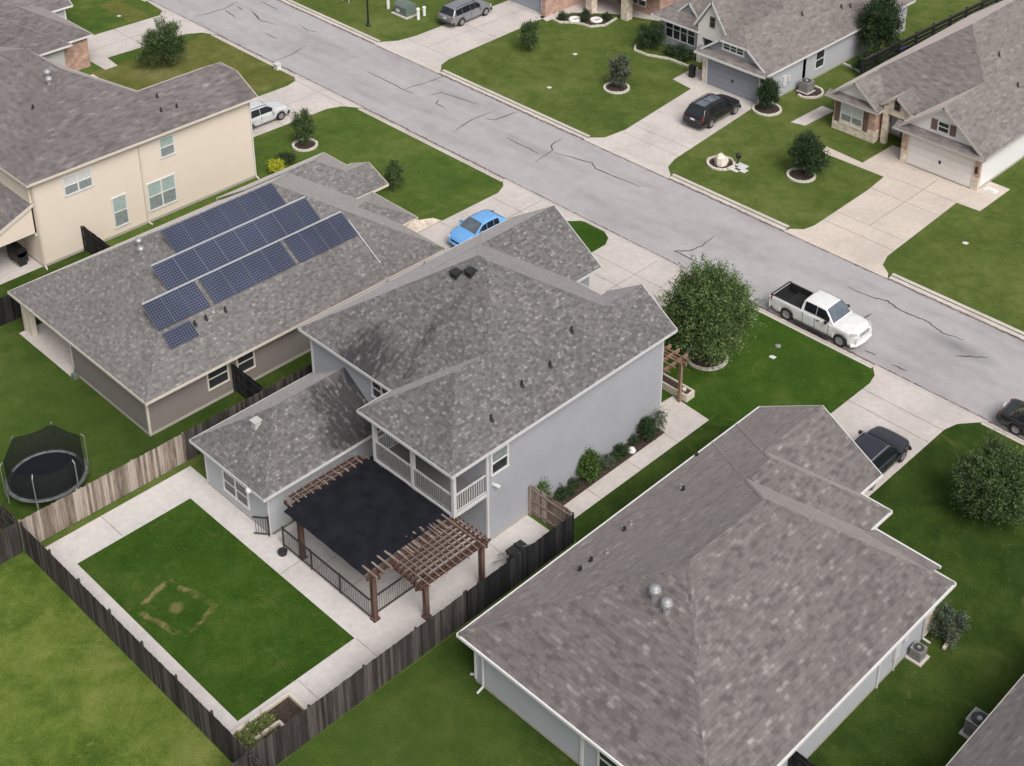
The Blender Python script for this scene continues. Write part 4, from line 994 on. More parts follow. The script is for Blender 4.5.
fence('dark plank fence between the taupe house lawn and the peach patio',[((-27.5,-28.6),(-27.5,-13.2))],M['fence_dark'],1)
fence('dark plank fence panel at the foreground house side wall near the bottom edge',[((23.65,-13.8),(28.4,-13.9))],M['fence_dark'],-1)
T=thing('rail_fence','dark rail fence with heavy posts between the slate house lawn and the white house','fence',(-10,54,0))
p,q=V((-10.5,43,0)),V((-9.55,68,0)); d=(q-p).normalized(); n=11
for i in range(n):
    c=p.lerp(q,i/(n-1)); m=MB(); m.bar(c,c+V((0,0,1.75)),.2,.2,up=(1,0,0)); m.build('post',M['fence_dark'],T)
for z in (.35,.75,1.15,1.5):
    m=MB(); m.bar(p+V((.1,0,z)),q+V((.1,0,z)),.05,.2); m.build('rail',M['fence_dark'],T)
m=MB(); m.bar(p+V((.1,0,1.68)),q+V((.1,0,1.68)),.16,.05); m.build('rail',M['fence_grey'],T)
# ------------------------------------------------------------------ planting
def crown_mesh(c,rx,ry,rz,shoots,per,leaf,seed,droop=.0,spread=1.0,inner=.25,shape=1.0,gap=.18,up=.35,limbs=None):
    # boughs leave the trunk, end in sprays of fine leafy twigs; gaps stay between the sprays
    R=random.Random(seed); m=MB(); c=V(c)
    nb=limbs or max(14,shoots//38); boughs=[]
    for i in range(nb):
        t=(i+.5)/nb; ph=i*2.39996+R.uniform(-.35,.35); z=1-1.75*t+R.uniform(-.12,.12); z=max(-.85,min(.98,z)); q=math.sqrt(max(0,1-z*z))
        k=R.uniform(.62,.9)*(1+R.uniform(-gap,gap))
        boughs.append((V((math.cos(ph)*q*rx,math.sin(ph)*q*ry,z*rz))*k,R.uniform(.28,.5)))
    for i in range(shoots):
        bq,br_=boughs[R.randrange(nb)]
        o=V((R.gauss(0,1),R.gauss(0,1),R.gauss(.15,1))); o.normalize()
        st=bq*R.uniform(.55,1.0)+V((o.x*rx,o.y*ry,o.z*rz))*br_*R.uniform(.0,.6)
        dr=(bq.normalized()*.9+o*.75+V((0,0,up*.9))).normalized()
        ln=br_*R.uniform(.45,1.15)*(rx+rz)*.5
        sag=droop*ln*.7
        for j in range(per):
            t=(j+R.random())/per
            p=c+st+dr*ln*t-V((0,0,sag*t*t))
            sp=leaf*.55*spread
            p=p+V((R.gauss(0,sp),R.gauss(0,sp),R.gauss(0,sp)))
            a=V((R.gauss(0,1),R.gauss(0,1),R.gauss(0,.8)))*.75+dr; a.normalize()
            b=a.cross(V((R.gauss(0,1),R.gauss(0,1),R.gauss(0,1)))).normalized()
            s=leaf*R.uniform(.7,1.5)*(1.15-.4*t); w=s*R.uniform(.18,.36)
            if p.z<.12: continue
            m.face([p-a*s*.5,p+b*w*.5,p+a*s*.55,p-b*w*.5],uv=[(0,0)]*4)
    return m
def plant(name,label,cat,loc,h,r,cz,rz,mat,shoots,per,leaf,seed,group=None,trunk=.07,ry=None,**k):
    T=thing(name,label,cat,loc,group=group); x,y,z=loc
    crown_mesh((x,y,z+cz),r,ry or r,rz,shoots,per,leaf,seed,**k).build('crown',mat,T)
    R=random.Random(seed+5); m=MB(); top=z+cz+rz*.25
    pts=[(x,y,z-.05),(x+R.uniform(-.04,.04),y,z+cz*.35),(x+R.uniform(-.08,.08),y+R.uniform(-.08,.08),z+cz*.7),(x,y,top)]
    m.tube(pts,[trunk*1.3,trunk,trunk*.8,trunk*.3],8)
    for i in range(7):
        a=2*math.pi*i/7+R.uniform(-.3,.3); z0=z+cz*R.uniform(.4,.9); q=(x+math.cos(a)*r*.65,y+math.sin(a)*r*.65,z0+rz*R.uniform(.1,.7))
        m.tube([(x,y,z0),((x+q[0])/2,(y+q[1])/2,(z0+q[2])/2+.1),q],[trunk*.55,trunk*.4,trunk*.15],6)
    m.build('trunk',M['bark'],T)
    return T
def edging(label,x,y,r,a0=0,a1=360,n=22,mat='stone_edge',ry=None,group='pale stone edging rings round the street trees'):
    m=MB(); ry=ry or r
    for i in range(n):
        a=math.radians(a0+(a1-a0)*i/n); b=math.radians(a0+(a1-a0)*(i+.92)/n); h=.13+random.uniform(-.02,.03); w=.09
        P=[(x+math.cos(t)*(r+s),y+math.sin(t)*(ry+s)) for t,s in ((a,w),(b,w),(b,-w),(a,-w))]
        m.prism(P,-.02,h)
    s=MB(); s.face([(x+math.cos(2*math.pi*i/20)*(r-.05),y+math.sin(2*math.pi*i/20)*(ry-.05),.035) for i in range(20)])
    T=thing('tree_ring',label,'edging',(x,y,0),group=group)
    m.build('edging_stones',M[mat],T); s.build('soil',M['mulch'],T)
plant('street_tree','large feathery green tree on the front lawn behind the white pickup','tree',(3.6,6.0,0),6.0,2.35,2.95,2.65,M['leaf_willow'],2700,24,0.18,11,trunk=.13,inner=.3,gap=.12,droop=.15)
edging('pale edging ring under the large feathery tree',3.75,5.75,1.15)
plant('street_tree','round dark green tree on the lawn near the right edge','tree',(21.9,5.5,0),4.6,1.98,2.0,1.8,M['leaf_oak'],2200,20,0.17,12,trunk=.12,gap=.16,droop=.1)
plant('tree','small upright tree on the lawn between the silver wagon and the solar roof','tree',(-32.7,5.3,0),2.9,0.68,1.45,1.35,M['leaf_oak'],420,12,0.17,13,trunk=.05,gap=.3)
edging('pale edging ring under the small tree beside the silver wagon',-32.65,5.2,.85)
plant('tree','thin small tree on the lawn in front of the solar roofed house','tree',(-23.1,5.4,0),2.6,0.68,1.3,1.1,M['leaf_oak'],240,12,0.16,14,trunk=.05,gap=.4)
plant('tree','bushy wide tree on the olive lawn at the top left driveway','tree',(-51.0,5.3,0),4.1,1.75,1.9,1.7,M['leaf_oak'],900,17,0.19,15,trunk=.09,gap=.35,up=.6)
plant('tree','small upright tree on the far lawn beside the grey wagon driveway','tree',(-32.6,27.9,0),3.2,0.72,1.5,1.45,M['leaf_oak'],460,12,0.18,16,trunk=.06,gap=.25)
plant('tree','grey green tree in a stone ring on the far lawn beside the black suv driveway','tree',(-22.9,28.2,0),3.1,0.8,1.5,1.4,M['leaf_grey'],480,12,0.18,17,trunk=.06,gap=.25)
edging('pale edging ring under the grey green tree on the far lawn',-23.0,27.95,.95)
plant('shrub','dark cone shaped shrub at the slate garage corner','shrub',(-12.55,33.4,0),2.7,0.82,1.35,1.35,M['leaf_dark'],800,12,0.15,18,trunk=.06,gap=.08,shape=1.1)
edging('pale edging ring under the dark cone shrub at the slate garage',-12.5,33.3,1.05)
plant('tree','dark bushy tree in a ring on the lawn in front of the white house','tree',(-4.6,27.2,0),3.3,1.3,1.5,1.65,M['leaf_dark'],900,14,0.18,19,trunk=.07,gap=.2)
edging('pale edging ring under the dark tree in front of the white house',-4.7,26.8,.95)
plant('tree','tall dark tree between the slate house and the white house','tree',(-11.6,47,0),6.0,1.75,2.9,2.9,M['leaf_dark'],1400,14,0.21,20,trunk=.12,gap=.18)
plant('shrub','low dark bushes beneath the tall tree beside the far fence','shrub',(-10.9,44.5,0),1.6,1.1,.8,.8,M['leaf_dark'],240,9,.22,21,trunk=.04,ry=1.9)
plant('shrub','large dark shrub at the left corner of the slate house','shrub',(-25.9,35.5,0),2.2,1.15,1.1,1.1,M['leaf_dark'],620,12,0.17,22,trunk=.06)
plant('shrub','low dark bushes under the slate house front window','shrub',(-23.0,35.7,0),1.1,1.8,.5,.55,M['leaf_dark'],300,8,.18,23,trunk=.03,ry=.6)
plant('shrub','grey green shrub at the front corner of the foreground house','shrub',(24.3,-2.9,0),1.8,0.75,0.85,0.9,M['leaf_grey'],420,11,0.13,24,trunk=.05)
plant('shrub','bright yellow shrub beside the peach wall','shrub',(-31.0,1.5,0),0.95,0.6,0.5,0.45,M['leaf_yellow'],260,9,0.15,25,trunk=.03)
plant('shrub','dark green hedge plant against the front end of the peach wall','shrub',(-31.2,2.3,0),1.1,0.45,0.55,0.55,M['leaf_dark'],220,9,0.14,26,trunk=.04,ry=1.2)
# bed by the main wall
plant('shrub','tall bright tipped shrub in the side bed against the blue grey wall','shrub',(5.85,-6.4,.03),1.7,.5,.8,.8,M['leaf_lime'],420,10,.17,30,trunk=.04)
plant('shrub','upright dark shrub at the street end of the side bed','shrub',(5.95,-2.0,.03),1.4,.42,.7,.7,M['leaf_dark'],240,9,.16,31,trunk=.03)
plant('shrub','thin twiggy shrub at the front corner of the blue grey wall','shrub',(6.1,-1.2,.03),1.6,.32,.85,.8,M['leaf_grey'],70,9,.14,32,trunk=.025,gap=.4)
plant('shrub','low round shrub beside the white rock in the side bed','shrub',(5.85,-3.9,.03),.6,.36,.3,.3,M['leaf_dark'],150,7,.14,33,trunk=.02)
plant('shrub','pale low shrub in the middle of the side bed','shrub',(5.85,-5.0,.03),.6,.38,.32,.3,M['leaf_grey'],120,7,.13,34,trunk=.02)
plant('shrub','small dark shrub at the gate end of the side bed','shrub',(5.85,-8.3,.03),.5,.36,.25,.25,M['leaf_dark'],110,7,.13,35,trunk=.02)
plant('shrub','spiky pale plant behind the fence gate','shrub',(5.75,-9.6,.03),1.6,.4,.9,.85,M['leaf_lime'],70,8,.16,36,trunk=.02)
plant('shrub','low dark plant next to the tall bright tipped shrub on its gate side','shrub',(5.75,-7.4,.03),0.48,0.3,0.24,0.24,M['leaf_dark'],70,7,.12,140,trunk=.015)
plant('shrub','smallest dark plant between two low shrubs in the side bed','shrub',(5.95,-7.9,.03),0.384,0.24,0.192,0.192,M['leaf_dark'],70,7,.12,141,trunk=.015)
plant('shrub','dark tuft on the street side of the tall bright tipped shrub','shrub',(5.8,-5.7,.03),0.41600000000000004,0.26,0.20800000000000002,0.20800000000000002,M['leaf_dark'],70,7,.12,142,trunk=.015)
plant('shrub','dark tuft right before the low round shrub in the side bed','shrub',(5.9,-4.4,.03),0.48,0.3,0.24,0.24,M['leaf_dark'],70,7,.12,143,trunk=.015)
plant('shrub','low dark plant between the white rock and the upright dark shrub','shrub',(5.75,-2.8,.03),0.512,0.32,0.256,0.256,M['leaf_dark'],70,7,.12,144,trunk=.015)
plant('shrub','tiny dark tuft closest to the fence gate in the side bed','shrub',(5.95,-9.0,.03),0.35200000000000004,0.22,0.17600000000000002,0.17600000000000002,M['leaf_dark'],70,7,.12,145,trunk=.015)
rk=MB(); rk.lathe((6.05,-3.3,.03),[(.2,0),(.23,.08),(.17,.2),(.07,.28),(0,.29)],9); solo('rock',rk,M['trim'],'white rock among the shrubs of the side bed','rock',(6.05,-3.3,0))
# corner bed
CB=thing('planter_box','timber framed corner bed overgrown with pale weeds beside the fence corner','planter',(7,-27,0))
m=MB()
for a in ((6.0,8.25,-25.3,-25.15),(6.0,6.12,-28.5,-25.3),(6.9,8.25,-26.45,-26.33),(6.88,7.0,-27.6,-26.45)): m.box(a[0],a[1],a[2],a[3],0,.32)
m.build('frame',M['trim_beige'],CB); m=MB(); m.box(6.12,8.22,-28.55,-25.31,.01,.18); m.build('soil',M['mulch'],CB)
m=MB()
for i,(x,y,r) in enumerate(((6.6,-27.4,.5),(6.55,-26.7,.4),(7.5,-27.0,.45),(7.2,-27.9,.5),(6.6,-28.1,.4),(7.6,-26.0,.22))):
    q=crown_mesh((x,y,.3),r*.8,r*.8,.26,150,8,.12,60+i,gap=.3,up=.1); 
    n=len(m.v); m.v+=q.v; m.f+=[[k+n for k in f] for f in q.f]; m.uv+=q.uv; m.mi+=q.mi; m.sm+=q.sm
tag(m.build('weeds',M['leaf_bed'],CB),kind='stuff')
# small foundation plants in the bed at the top house, with painted tyres
for i,(x,y) in enumerate(((-34.3,35.2),(-32.9,36.4))):
    m=MB(); m.lathe((x,y,.03),[(.28,.02),(.5,.0),(.56,.1),(.5,.2),(.3,.2),(.28,.02)],18)
    solo('painted_tyre',m,M['tyre_white'],['white painted tyre planter nearest the brick corner in the top bed','white painted tyre planter nearest the stone column in the top bed'][i],'tyre planter',(x,y,0),'white tyre planters in the top bed')
m=MB()
for i,(x,y,r) in enumerate(((-35.2,34.6,.4),(-33.6,35.6,.35),(-32.4,37.2,.5),(-34.2,36.4,.4))):
    q=crown_mesh((x,y,.35),r,r,.32,90,7,.16,80+i); n=len(m.v); m.v+=q.v; m.f+=[[k+n for k in f] for f in q.f]; m.uv+=q.uv; m.mi+=q.mi; m.sm+=q.sm
tag(m.build('ground_cover',M['leaf_dark']),kind='stuff')
def curb_edge(name,label,pts,cat='edging'):
    m=MB(); P=[V((x,y,0)) for x,y in pts]
    for a,b in zip(P,P[1:]):
        L=(b-a).length; k=max(1,int(L/.4))
        for i in range(k): m.bar(a.lerp(b,i/k)+V((0,0,.07)),a.lerp(b,(i+.93)/k)+V((0,0,.07)),.16,.17+random.uniform(-.02,.02))
    solo(name,m,M['stone_edge'],label,cat,(pts[0][0],pts[0][1],0))
curb_edge('bed_edging','curved pale edging round the bed of the brick house at the top',[(-35.75,34.0),(-34.9,33.9),(-33.9,34.8),(-33.3,35.0),(-32.4,35.1),(-31.7,36.2),(-32.0,38.0)])
curb_edge('bed_edging','curved pale edging round the dark shrubs of the slate house',[(-27.2,35.0),(-26.6,34.2),(-25.3,34.2),(-23.5,34.9),(-21.9,34.9),(-20.6,35.1)])
curb_edge('bed_edging','straight pale edging under the tall dark tree',[(-13.0,44.2),(-11.6,44.0),(-10.6,43.6)])
# ------------------------------------------------------------------ vehicles (built along +x, front at +x, on z=0)
def sstep(a,b,x):
    t=max(0,min(1,(x-a)/(b-a))); return t*t*(3-2*t)
def interp(tab,x):
    for (a,u),(b,w) in zip(tab,tab[1:]):
        if x<=b: t=max(0,(x-a)/(b-a)); t=t*t*(3-2*t)*.5+t*.5; return u+(w-u)*t
    return tab[-1][1]
def paint(name,col,metal=.0,rough=.28):
    m,nt,b=newmat(name,rough,col,metal,.5); b.inputs['Coat Weight'].default_value=.5; b.inputs['Coat Roughness'].default_value=.04
    g=G(nt); n=g.noise(g.tex('Object'),2.5,3,.6)
    g.l(g.ramp(n,[(.3,sc(col,.9)),(.7,sc(col,1.06))]),b.inputs['Base Color']); return m
def car(name,label,cat,loc,rot,col,L=4.7,Wd=1.88,Ht=1.68,wb=2.75,wr=.36,belt=1.02,hood=1.0,kind='suv',rails=None,metal=0.,rails_mat=None,group='cars parked along the street and on driveways'):
    T=thing(name,label,cat,loc,rot,group,local=True)
    pm=paint('paint_'+name,col,metal); hw=Wd/2; f=L/2; xf=wb/2+.02*L; xr=xf-wb; r=wr+.07
    gl=M['glass_car']
    # key stations
    if kind=='suv': cow,rf0,rf1,tail=f-1.25,f-2.0,-f+.55,-f+.12
    elif kind=='sedan': cow,rf0,rf1,tail=f-1.35,f-2.15,-f+1.35,-f+.62
    elif kind=='hatch': cow,rf0,rf1,tail=f-1.0,f-1.85,-f+.75,-f+.15
    else: cow,rf0,rf1,tail=f-1.5,f-2.2,f-3.72,f-3.8   # pickup
    nose=belt-.26 if kind!='pickup' else belt-.1
    topz=[(-f,belt-.12),(-f+.12,belt-.02),(tail-.02,belt),(cow,hood+.02),(cow+.3,hood),(f-.35,hood-.08),(f-.1,nose+.04),(f,nose-.12)]
    if kind=='sedan': topz=[(-f,belt-.2),(-f+.1,belt-.05),(tail,belt),(cow,hood+.02),(cow+.35,hood-.02),(f-.35,hood-.12),(f-.1,nose),(f,nose-.14)]
    if kind=='pickup': topz=[(-f,belt),(cow,belt+.02),(cow+.3,hood+.02),(f-.4,hood-.03),(f-.12,hood-.12),(f,nose-.15)]
    def w(x):
        e=1-.05*sstep(f-1.2,f,x)-.16*sstep(f-.6,f,x)**2
        if kind!='pickup': e-=.04*sstep(-f+.9,-f,x)+.08*sstep(-f+.35,-f,x)**2
        return hw*e
    def zb(x):
        z=.24+.08*sstep(f-.5,f,x)+.1*sstep(-f+.5,-f,x)
        for c in (xf,xr):
            d=abs(x-c)
            if d<r: z=max(z,wr+math.sqrt(max(0,r*r-d*d))*.98)
        return z
    xs=sorted(set([round(-f+L*i/44,3) for i in range(45)]+[round(c+r*math.cos(math.pi*k/14),3) for c in (xf,xr) for k in range(15)]+[cow,rf0,rf1,tail,cow+.3]))
    xs=[x for i,x in enumerate(xs) if i==0 or x-xs[i-1]>.012]
    B=MB()
    bed0,bed1=(-f+.1,tail-.03) if kind=='pickup' else (9,9)
    def sec(x):
        W=w(x); b=zb(x); zt=interp(topz,x); sh=min(zt-.05,belt-.06); mid=max(b+.02,b+(sh-b)*.45)
        crown=.05 if x>cow else .0
        b0=.27+.06*sstep(f-.5,f,x)+.08*sstep(-f+.5,-f,x); pts=[(0,b0),(W*.70,b0),(W*.975,b),(W*1.0,mid),(W*.985,sh),(W*.93,zt),(W*.5,zt+crown*.8),(0,zt+crown)]
        return [V((x,y,z)) for y,z in pts]
    S_=[sec(x) for x in xs]
    for i in range(len(xs)-1):
        a,b=S_[i],S_[i+1]
        xm=(xs[i]+xs[i+1])/2
        for k in range(7):
            if k>=5 and bed0<xm<bed1: continue
            q=[a[k],b[k],b[k+1],a[k+1]]
            B.face([V((p.x,-p.y,p.z)) for p in q],smooth=True); B.face(q[::-1],smooth=True)
    for s_,rev in ((S_[0],0),(S_[-1],1)):
        poly=[V((p.x,-p.y,p.z)) for p in s_]+[p for p in s_[::-1][1:-1]]
        B.face(poly if rev else poly[::-1])
    # cabin
    zr_=Ht; def_=[]
    rooft=[(tail,belt-.02),(rf1,zr_-.05),((rf0+rf1)/2,zr_+.01),(rf0,zr_-.03),(cow,hood)]
    if kind=='pickup': rooft=[(tail,belt),(rf1,zr_-.03),((rf0+rf1)/2,zr_),(rf0,zr_-.03),(cow,belt)]
    def zc(x):
        for (a,u),(b_,v) in zip(rooft,rooft[1:]):
            if x<=b_+1e-6: return u+(v-u)*(x-a)/(b_-a)
        return rooft[-1][1]
    cx=sorted(set([tail,rf1,rf0,cow]+[tail+(rf1-tail)*i/3 for i in range(4)]+[rf1+(rf0-rf1)*i/10 for i in range(11)]+[rf0+(cow-rf0)*i/5 for i in range(6)]))
    def csec(x):
        W=w(x)*.93; z=zc(x); zb_=interp(topz,x)-.01; z=max(z,zb_+.004); h=(z-zb_)/(zr_-belt)
        Wr=W-(.20*Wd/1.88)*max(0,h); e=.07*min(1,max(h,.05))
        return [V((x,W,zb_)),V((x,W-(W-Wr)*.12,zb_+(z-zb_)*.10)),V((x,Wr+.03,z-e*1.15)),V((x,Wr-.05,z-e*.25)),V((x,Wr*.5,z+.012*min(1,h))),V((x,0,z+.02*min(1,h)))]
    Cs=[csec(x) for x in cx]
    GW,GR,GL_,GRr=MB(),MB(),MB(),MB()
    pB=[(rf0-.02+(cow-rf0)*.15)]  # b pillar positions
    nwin=2 if kind in('sedan','pickup') else 3
    win0=rf1+.12 if kind!='sedan' else rf1-.15; win1=rf0+(cow-rf0)*.55
    if kind=='suv': win0=rf1-.02
    def put(mb,q,both=True,mirror_to=None):
        (mirror_to or mb).face([V((p.x,-p.y,p.z)) for p in q],smooth=True); mb.face(q[::-1],smooth=True)
    for i in range(len(cx)-1):
        a,b=Cs[i],Cs[i+1]
        for k in range(5): put(B,[a[k],b[k],b[k+1],a[k+1]])
    # glass laid just proud of the cabin skin
    def skin(x,t,off): # point on the cabin side between belt (t=0) and roof edge (t=1)
        s=csec(x); p=s[1].lerp(s[2],t); n=V((0,(s[2].z-s[1].z),(s[1].y-s[2].y))).normalized(); return p+n*off
    wl=win1-win0
    cuts=[win0,win0+wl*.47,win1] if nwin==2 else [win0,win0+wl*.26,win0+wl*.60,win1]
    for sgn in (1,-1):
        for a,b in zip(cuts,cuts[1:]):
            g=MB(); a2,b2=a+.02,b-.02; n=5
            for k in range(n):
                u,v=a2+(b2-a2)*k/n,a2+(b2-a2)*(k+1)/n
                def lim(x): # top limit near the pillars
                    return 0.97
                q=[skin(u,-.02,.014),skin(v,-.02,.014),skin(v,lim(v),.014),skin(u,lim(u),.014)]
                if sgn<0: q=[V((p.x,-p.y,p.z)) for p in q]
                else: q=q[::-1]
                g.face(q,smooth=True)
            g.build('side_window',gl,T)
    def band(x0,x1,name,off=.012,inset=.06):
        g=MB(); n=5
        for k in range(n):
            u,v=x0+(x1-x0)*k/n,x0+(x1-x0)*(k+1)/n
            su,sv=csec(u),csec(v); d=V((v-u,0,sv[5].z-su[5].z)).normalized(); nrm=V((-d.z,0,d.x))*off
            if nrm.z<0: nrm=-nrm
            for m0,m1 in ((3,4),(4,5)):
                def sh(p,idx): 
                    q=V(p); 
                    if idx==3: q.y=max(q.y-inset+.05,0)
                    return q+nrm
                q=[sh(su[m0],m0),sh(sv[m0],m0),sh(sv[m1],m1),sh(su[m1],m1)]
                g.face([V((p.x,-p.y,p.z)) for p in q],smooth=True); g.face(q[::-1],smooth=True)
        return g.build(name,M['glass_front'] if name!='rear_window' else gl,T)
    band(rf0+.03,cow-.06,'windshield'); 
    if kind!='pickup': band(tail+.05,rf1-.03,'rear_window')
    else: band(tail+.03,rf1-.01,'rear_window')
    if rails=='sunroof': band((rf0+rf1)/2-.1,rf0-.12,'sunroof',.006,.25); band(rf1+.25,(rf0+rf1)/2-.2,'sunroof',.006,.25)
    # bed
    if kind=='pickup':
        zt=belt; W=w(-f+1)*.93
        m=MB(); fl=.62; wi=W-.10
        m.face([(bed0,-wi,fl),(bed1,-wi,fl),(bed1,wi,fl),(bed0,wi,fl)])
        m.face([(bed0,wi,fl),(bed1,wi,fl),(bed1,wi,zt-.01),(bed0,wi,zt-.01)]); m.face([(bed1,-wi,fl),(bed0,-wi,fl),(bed0,-wi,zt-.01),(bed1,-wi,zt-.01)])
        m.face([(bed1,wi,fl),(bed1,-wi,fl),(bed1,-wi,zt-.01),(bed1,wi,zt-.01)]); m.face([(bed0,-wi,fl),(bed0,wi,fl),(bed0,wi,zt-.01),(bed0,-wi,zt-.01)])
        for k in range(9):
            y=-wi+.12+k*(2*wi-.24)/8; m.box(bed0+.05,bed1-.05,y-.03,y+.03,fl,fl+.025)
        for s in (1,-1): m.box(xr-.45,xr+.45,min(s*wi,s*(wi-.18)),max(s*wi,s*(wi-.18)),fl,fl+.24)
        m.build('bed_liner',M['rubber'],T)
        m=MB()
        for s in (1,-1): m.box(bed0-.06,bed1,min(s*(W+.0),s*wi),max(s*W,s*wi),zt-.02,zt+.03)
        m.box(-f+.0,bed0,-W,W,zt-.02,zt+.03); m.build('bed_rail',M['pipe'],T)
        m=MB()
        for s in (1,-1): one_box('running_board',M['pipe'],T,xr+.62,xf-.55,min(s*(hw-.06),s*(hw+.09)),max(s*(hw-.06),s*(hw+.09)),.30,.36)
    else:
        m=MB()
        for s in (1,-1):
            y=s*(hw*.93*.8-.02)
            if kind=='suv': m=MB(); m.tube([(rf1+.15,y*.97,Ht-.06),(rf1+.3,y*.97,Ht+.03),(rf0-.3,y*.97,Ht+.035),(rf0-.1,y*.97,Ht-.04)],.022,6); m.build('roof_rail',rails_mat or M['pipe'],T)
    # wheels
    for c in (xf,xr):
        for s in (1,-1):
            y0=s*(hw-.02); 
            t=MB(); pr=[(wr*.62,0),(wr*.9,0),(wr,-.03),(wr,-.2),(wr*.9,-.23),(wr*.5,-.23)]
            t.lathe((c,y0,wr),[(a,b*s) for a,b in (pr if s>0 else pr)],22,'y')
            wo=T
            to=t.build('wheel',M['rubber'],T)
            q=MB(); q.lathe((c,y0,wr),[(0,-.06*s),(wr*.2,-.01*s),(wr*.3,-.04*s),(wr*.6,-.02*s),(wr*.64,.0)],22,'y')
            for k in range(6):
                a=math.pi*2*k/6; q.bar((c+wr*.15*math.cos(a),y0-.012*s,wr+wr*.15*math.sin(a)),(c+wr*.6*math.cos(a),y0-.008*s,wr+wr*.6*math.sin(a)),.075,.03,up=(0,1,0))
            q.build('rim',M['rim'],to)
    m=MB()
    for c in (xf,xr): m.box(c-r,c+r,-hw+.26,hw-.26,.2,r+wr-.05)
    m.build('wheel_well',M['rubber'],T)
    # lamps, bumpers, grille, mirrors, plate, handles
    for s in (1,-1):
        W=w(f-.12); m=MB(); zh=nose-.02
        m.bar((f-.33,s*(w(f-.33)*.985),zh+.02),(f-.05,s*W*.80,zh-.01),.10,.15); m.build('headlight',M['lamp'],T)
        m=MB(); W=w(-f+.1); zt=belt-.16
        if kind=='sedan': m.bar((-f+.22,s*W*.99,zt),(-f+.02,s*W*.72,zt),.10,.14)
        else: m.bar((-f+.16,s*W*.985,zt),(-f+.03,s*W*.84,zt),.09,.34 if kind!='hatch' else .24)
        m.build('taillight',M['tail'],T)
        m=MB(); xm_=cow-.42; W=w(xm_)*.93
        m.bar((xm_,s*(W-.02),belt+.02),(xm_-.02,s*(W+.12),belt+.06),.06,.04); m.box(xm_-.09,xm_+.06,min(s*(W+.08),s*(W+.27)),max(s*(W+.08),s*(W+.27)),belt,belt+.17)
        m.build('mirror',M['pipe'] if kind=='pickup' else pm,T)
        m=MB()
        for a in cuts[1:-1] if nwin==2 else cuts[1:-1]: 
            x=a+.12; m.box(x,x+.18,min(s*w(x)*.985,s*(w(x)+.02)),max(s*w(x)*.985,s*(w(x)+.02)),belt-.17,belt-.12)
        m.build('door_handle',M['pipe'] if kind=='pickup' else pm,T)
    m=MB(); W=w(f-.05)
    m.box(f-.06,f+.015,-W*.55,W*.55,nose-.26,nose-.06); m.build('grille',M['pipe'] if kind!='pickup' else M['alu'],T)
    m=MB(); m.tube([(f-.28,-hw*.96,.42),(f-.05,-hw*.72,.42),(f+.03,0,.42),(f-.05,hw*.72,.42),(f-.28,hw*.96,.42)],.105,8)
    m.build('front_bumper',M['trim'] if kind=='pickup' else M['pipe'] if kind=='suv' else pm,T)
    m=MB(); m.tube([(-f+.25,-hw*.94,.48),(-f+.03,-hw*.8,.48),(-f-.03,0,.48),(-f+.03,hw*.8,.48),(-f+.25,hw*.94,.48)],.11,8)
    m.build('rear_bumper',M['pipe'],T)
    m=MB(); m.box(-f-.03 if kind!='pickup' else -f-.02,-f+.0,-.17,.17,.78,.92); m.build('licence_plate',M['trim'],T)
    # door seams
    m=MB()
    for a in cuts:
        for s in (1,-1):
            x=a; W=w(x)
            m.box(x-.008,x+.008,min(s*(W*.97),s*(W*1.003)),max(s*(W*.97),s*(W*1.003)),.42,belt-.08)
    m.build('door_seam',M['rubber'],T)
    bo=B.build('body',pm,T,weld=True)
    sm=bo.modifiers.new('round','SUBSURF'); sm.levels=1; sm.render_levels=1
    return T
M['glass_car']=plain('car_glass',(.012,.015,.018),.06,0,.9,.1)
M['glass_front']=plain('windshield_glass',(.10,.125,.15),.06,0,1,.35,1.1,coat=1)  # pale blue base colour stands in for sky reflected in the glass
M['rim']=plain('wheel_rim',(.38,.38,.39),.35,.7)
M['lamp']=plain('headlamp',(.6,.62,.64),.15,.2,.8)
M['tail']=plain('tail_lamp',(.24,.015,.012),.2,0,.7)
car('pickup_truck','white crew cab pickup with a black bed parked at the kerb','pickup',(6.45,13.05,-.1),0,(.72,.72,.72),L=6.0,Wd=2.05,Ht=1.93,wb=3.75,wr=.41,belt=1.22,hood=1.22,kind='pickup',metal=0)
car('sedan','black sedan parked at the kerb by the right edge of the picture','car',(20.9,13.0,-.1),math.radians(1),(.022,.023,.026),L=4.95,Wd=1.88,Ht=1.46,wb=2.85,wr=.34,belt=.95,hood=.92,kind='sedan')
car('suv','dark blue grey suv with silver roof rails on the driveway beside the brown roof','car',(15.55,4.35,.012),math.radians(91),(.022,.025,.032),L=5.0,Wd=2.12,Ht=1.62,wb=2.9,wr=.37,belt=1.02,hood=.98,rails='none',rails_mat=M['alu'])
car('hatchback','bright sky blue hatchback half hidden behind the grey roof','car',(-14.75,5.4,.012),math.radians(-91),(.15,.37,.72),L=4.0,Wd=1.76,Ht=1.48,wb=2.5,wr=.33,belt=.98,hood=.97,kind='hatch')
car('wagon','silver wagon nosing out from behind the peach wall','car',(-37.95,4.9,.012),math.radians(90),(.66,.67,.69),L=4.85,Wd=1.9,Ht=1.62,wb=2.8,wr=.36,belt=1.0,hood=.98,metal=.15)
car('suv','grey suv with dark windows on the driveway at the top of the picture','car',(-41.6+.35,28.9,.012),math.radians(93),(.30,.31,.33),L=5.0,Wd=1.95,Ht=1.7,wb=2.95,wr=.38,belt=1.04,hood=1.02,metal=.5)
car('suv','black suv with a glass roof in front of the slate garage door','car',(-14.6,29.3,.012),math.radians(92),(.012,.012,.014),L=5.0,Wd=2.0,Ht=1.72,wb=2.98,wr=.40,belt=1.05,hood=1.03,rails='sunroof')
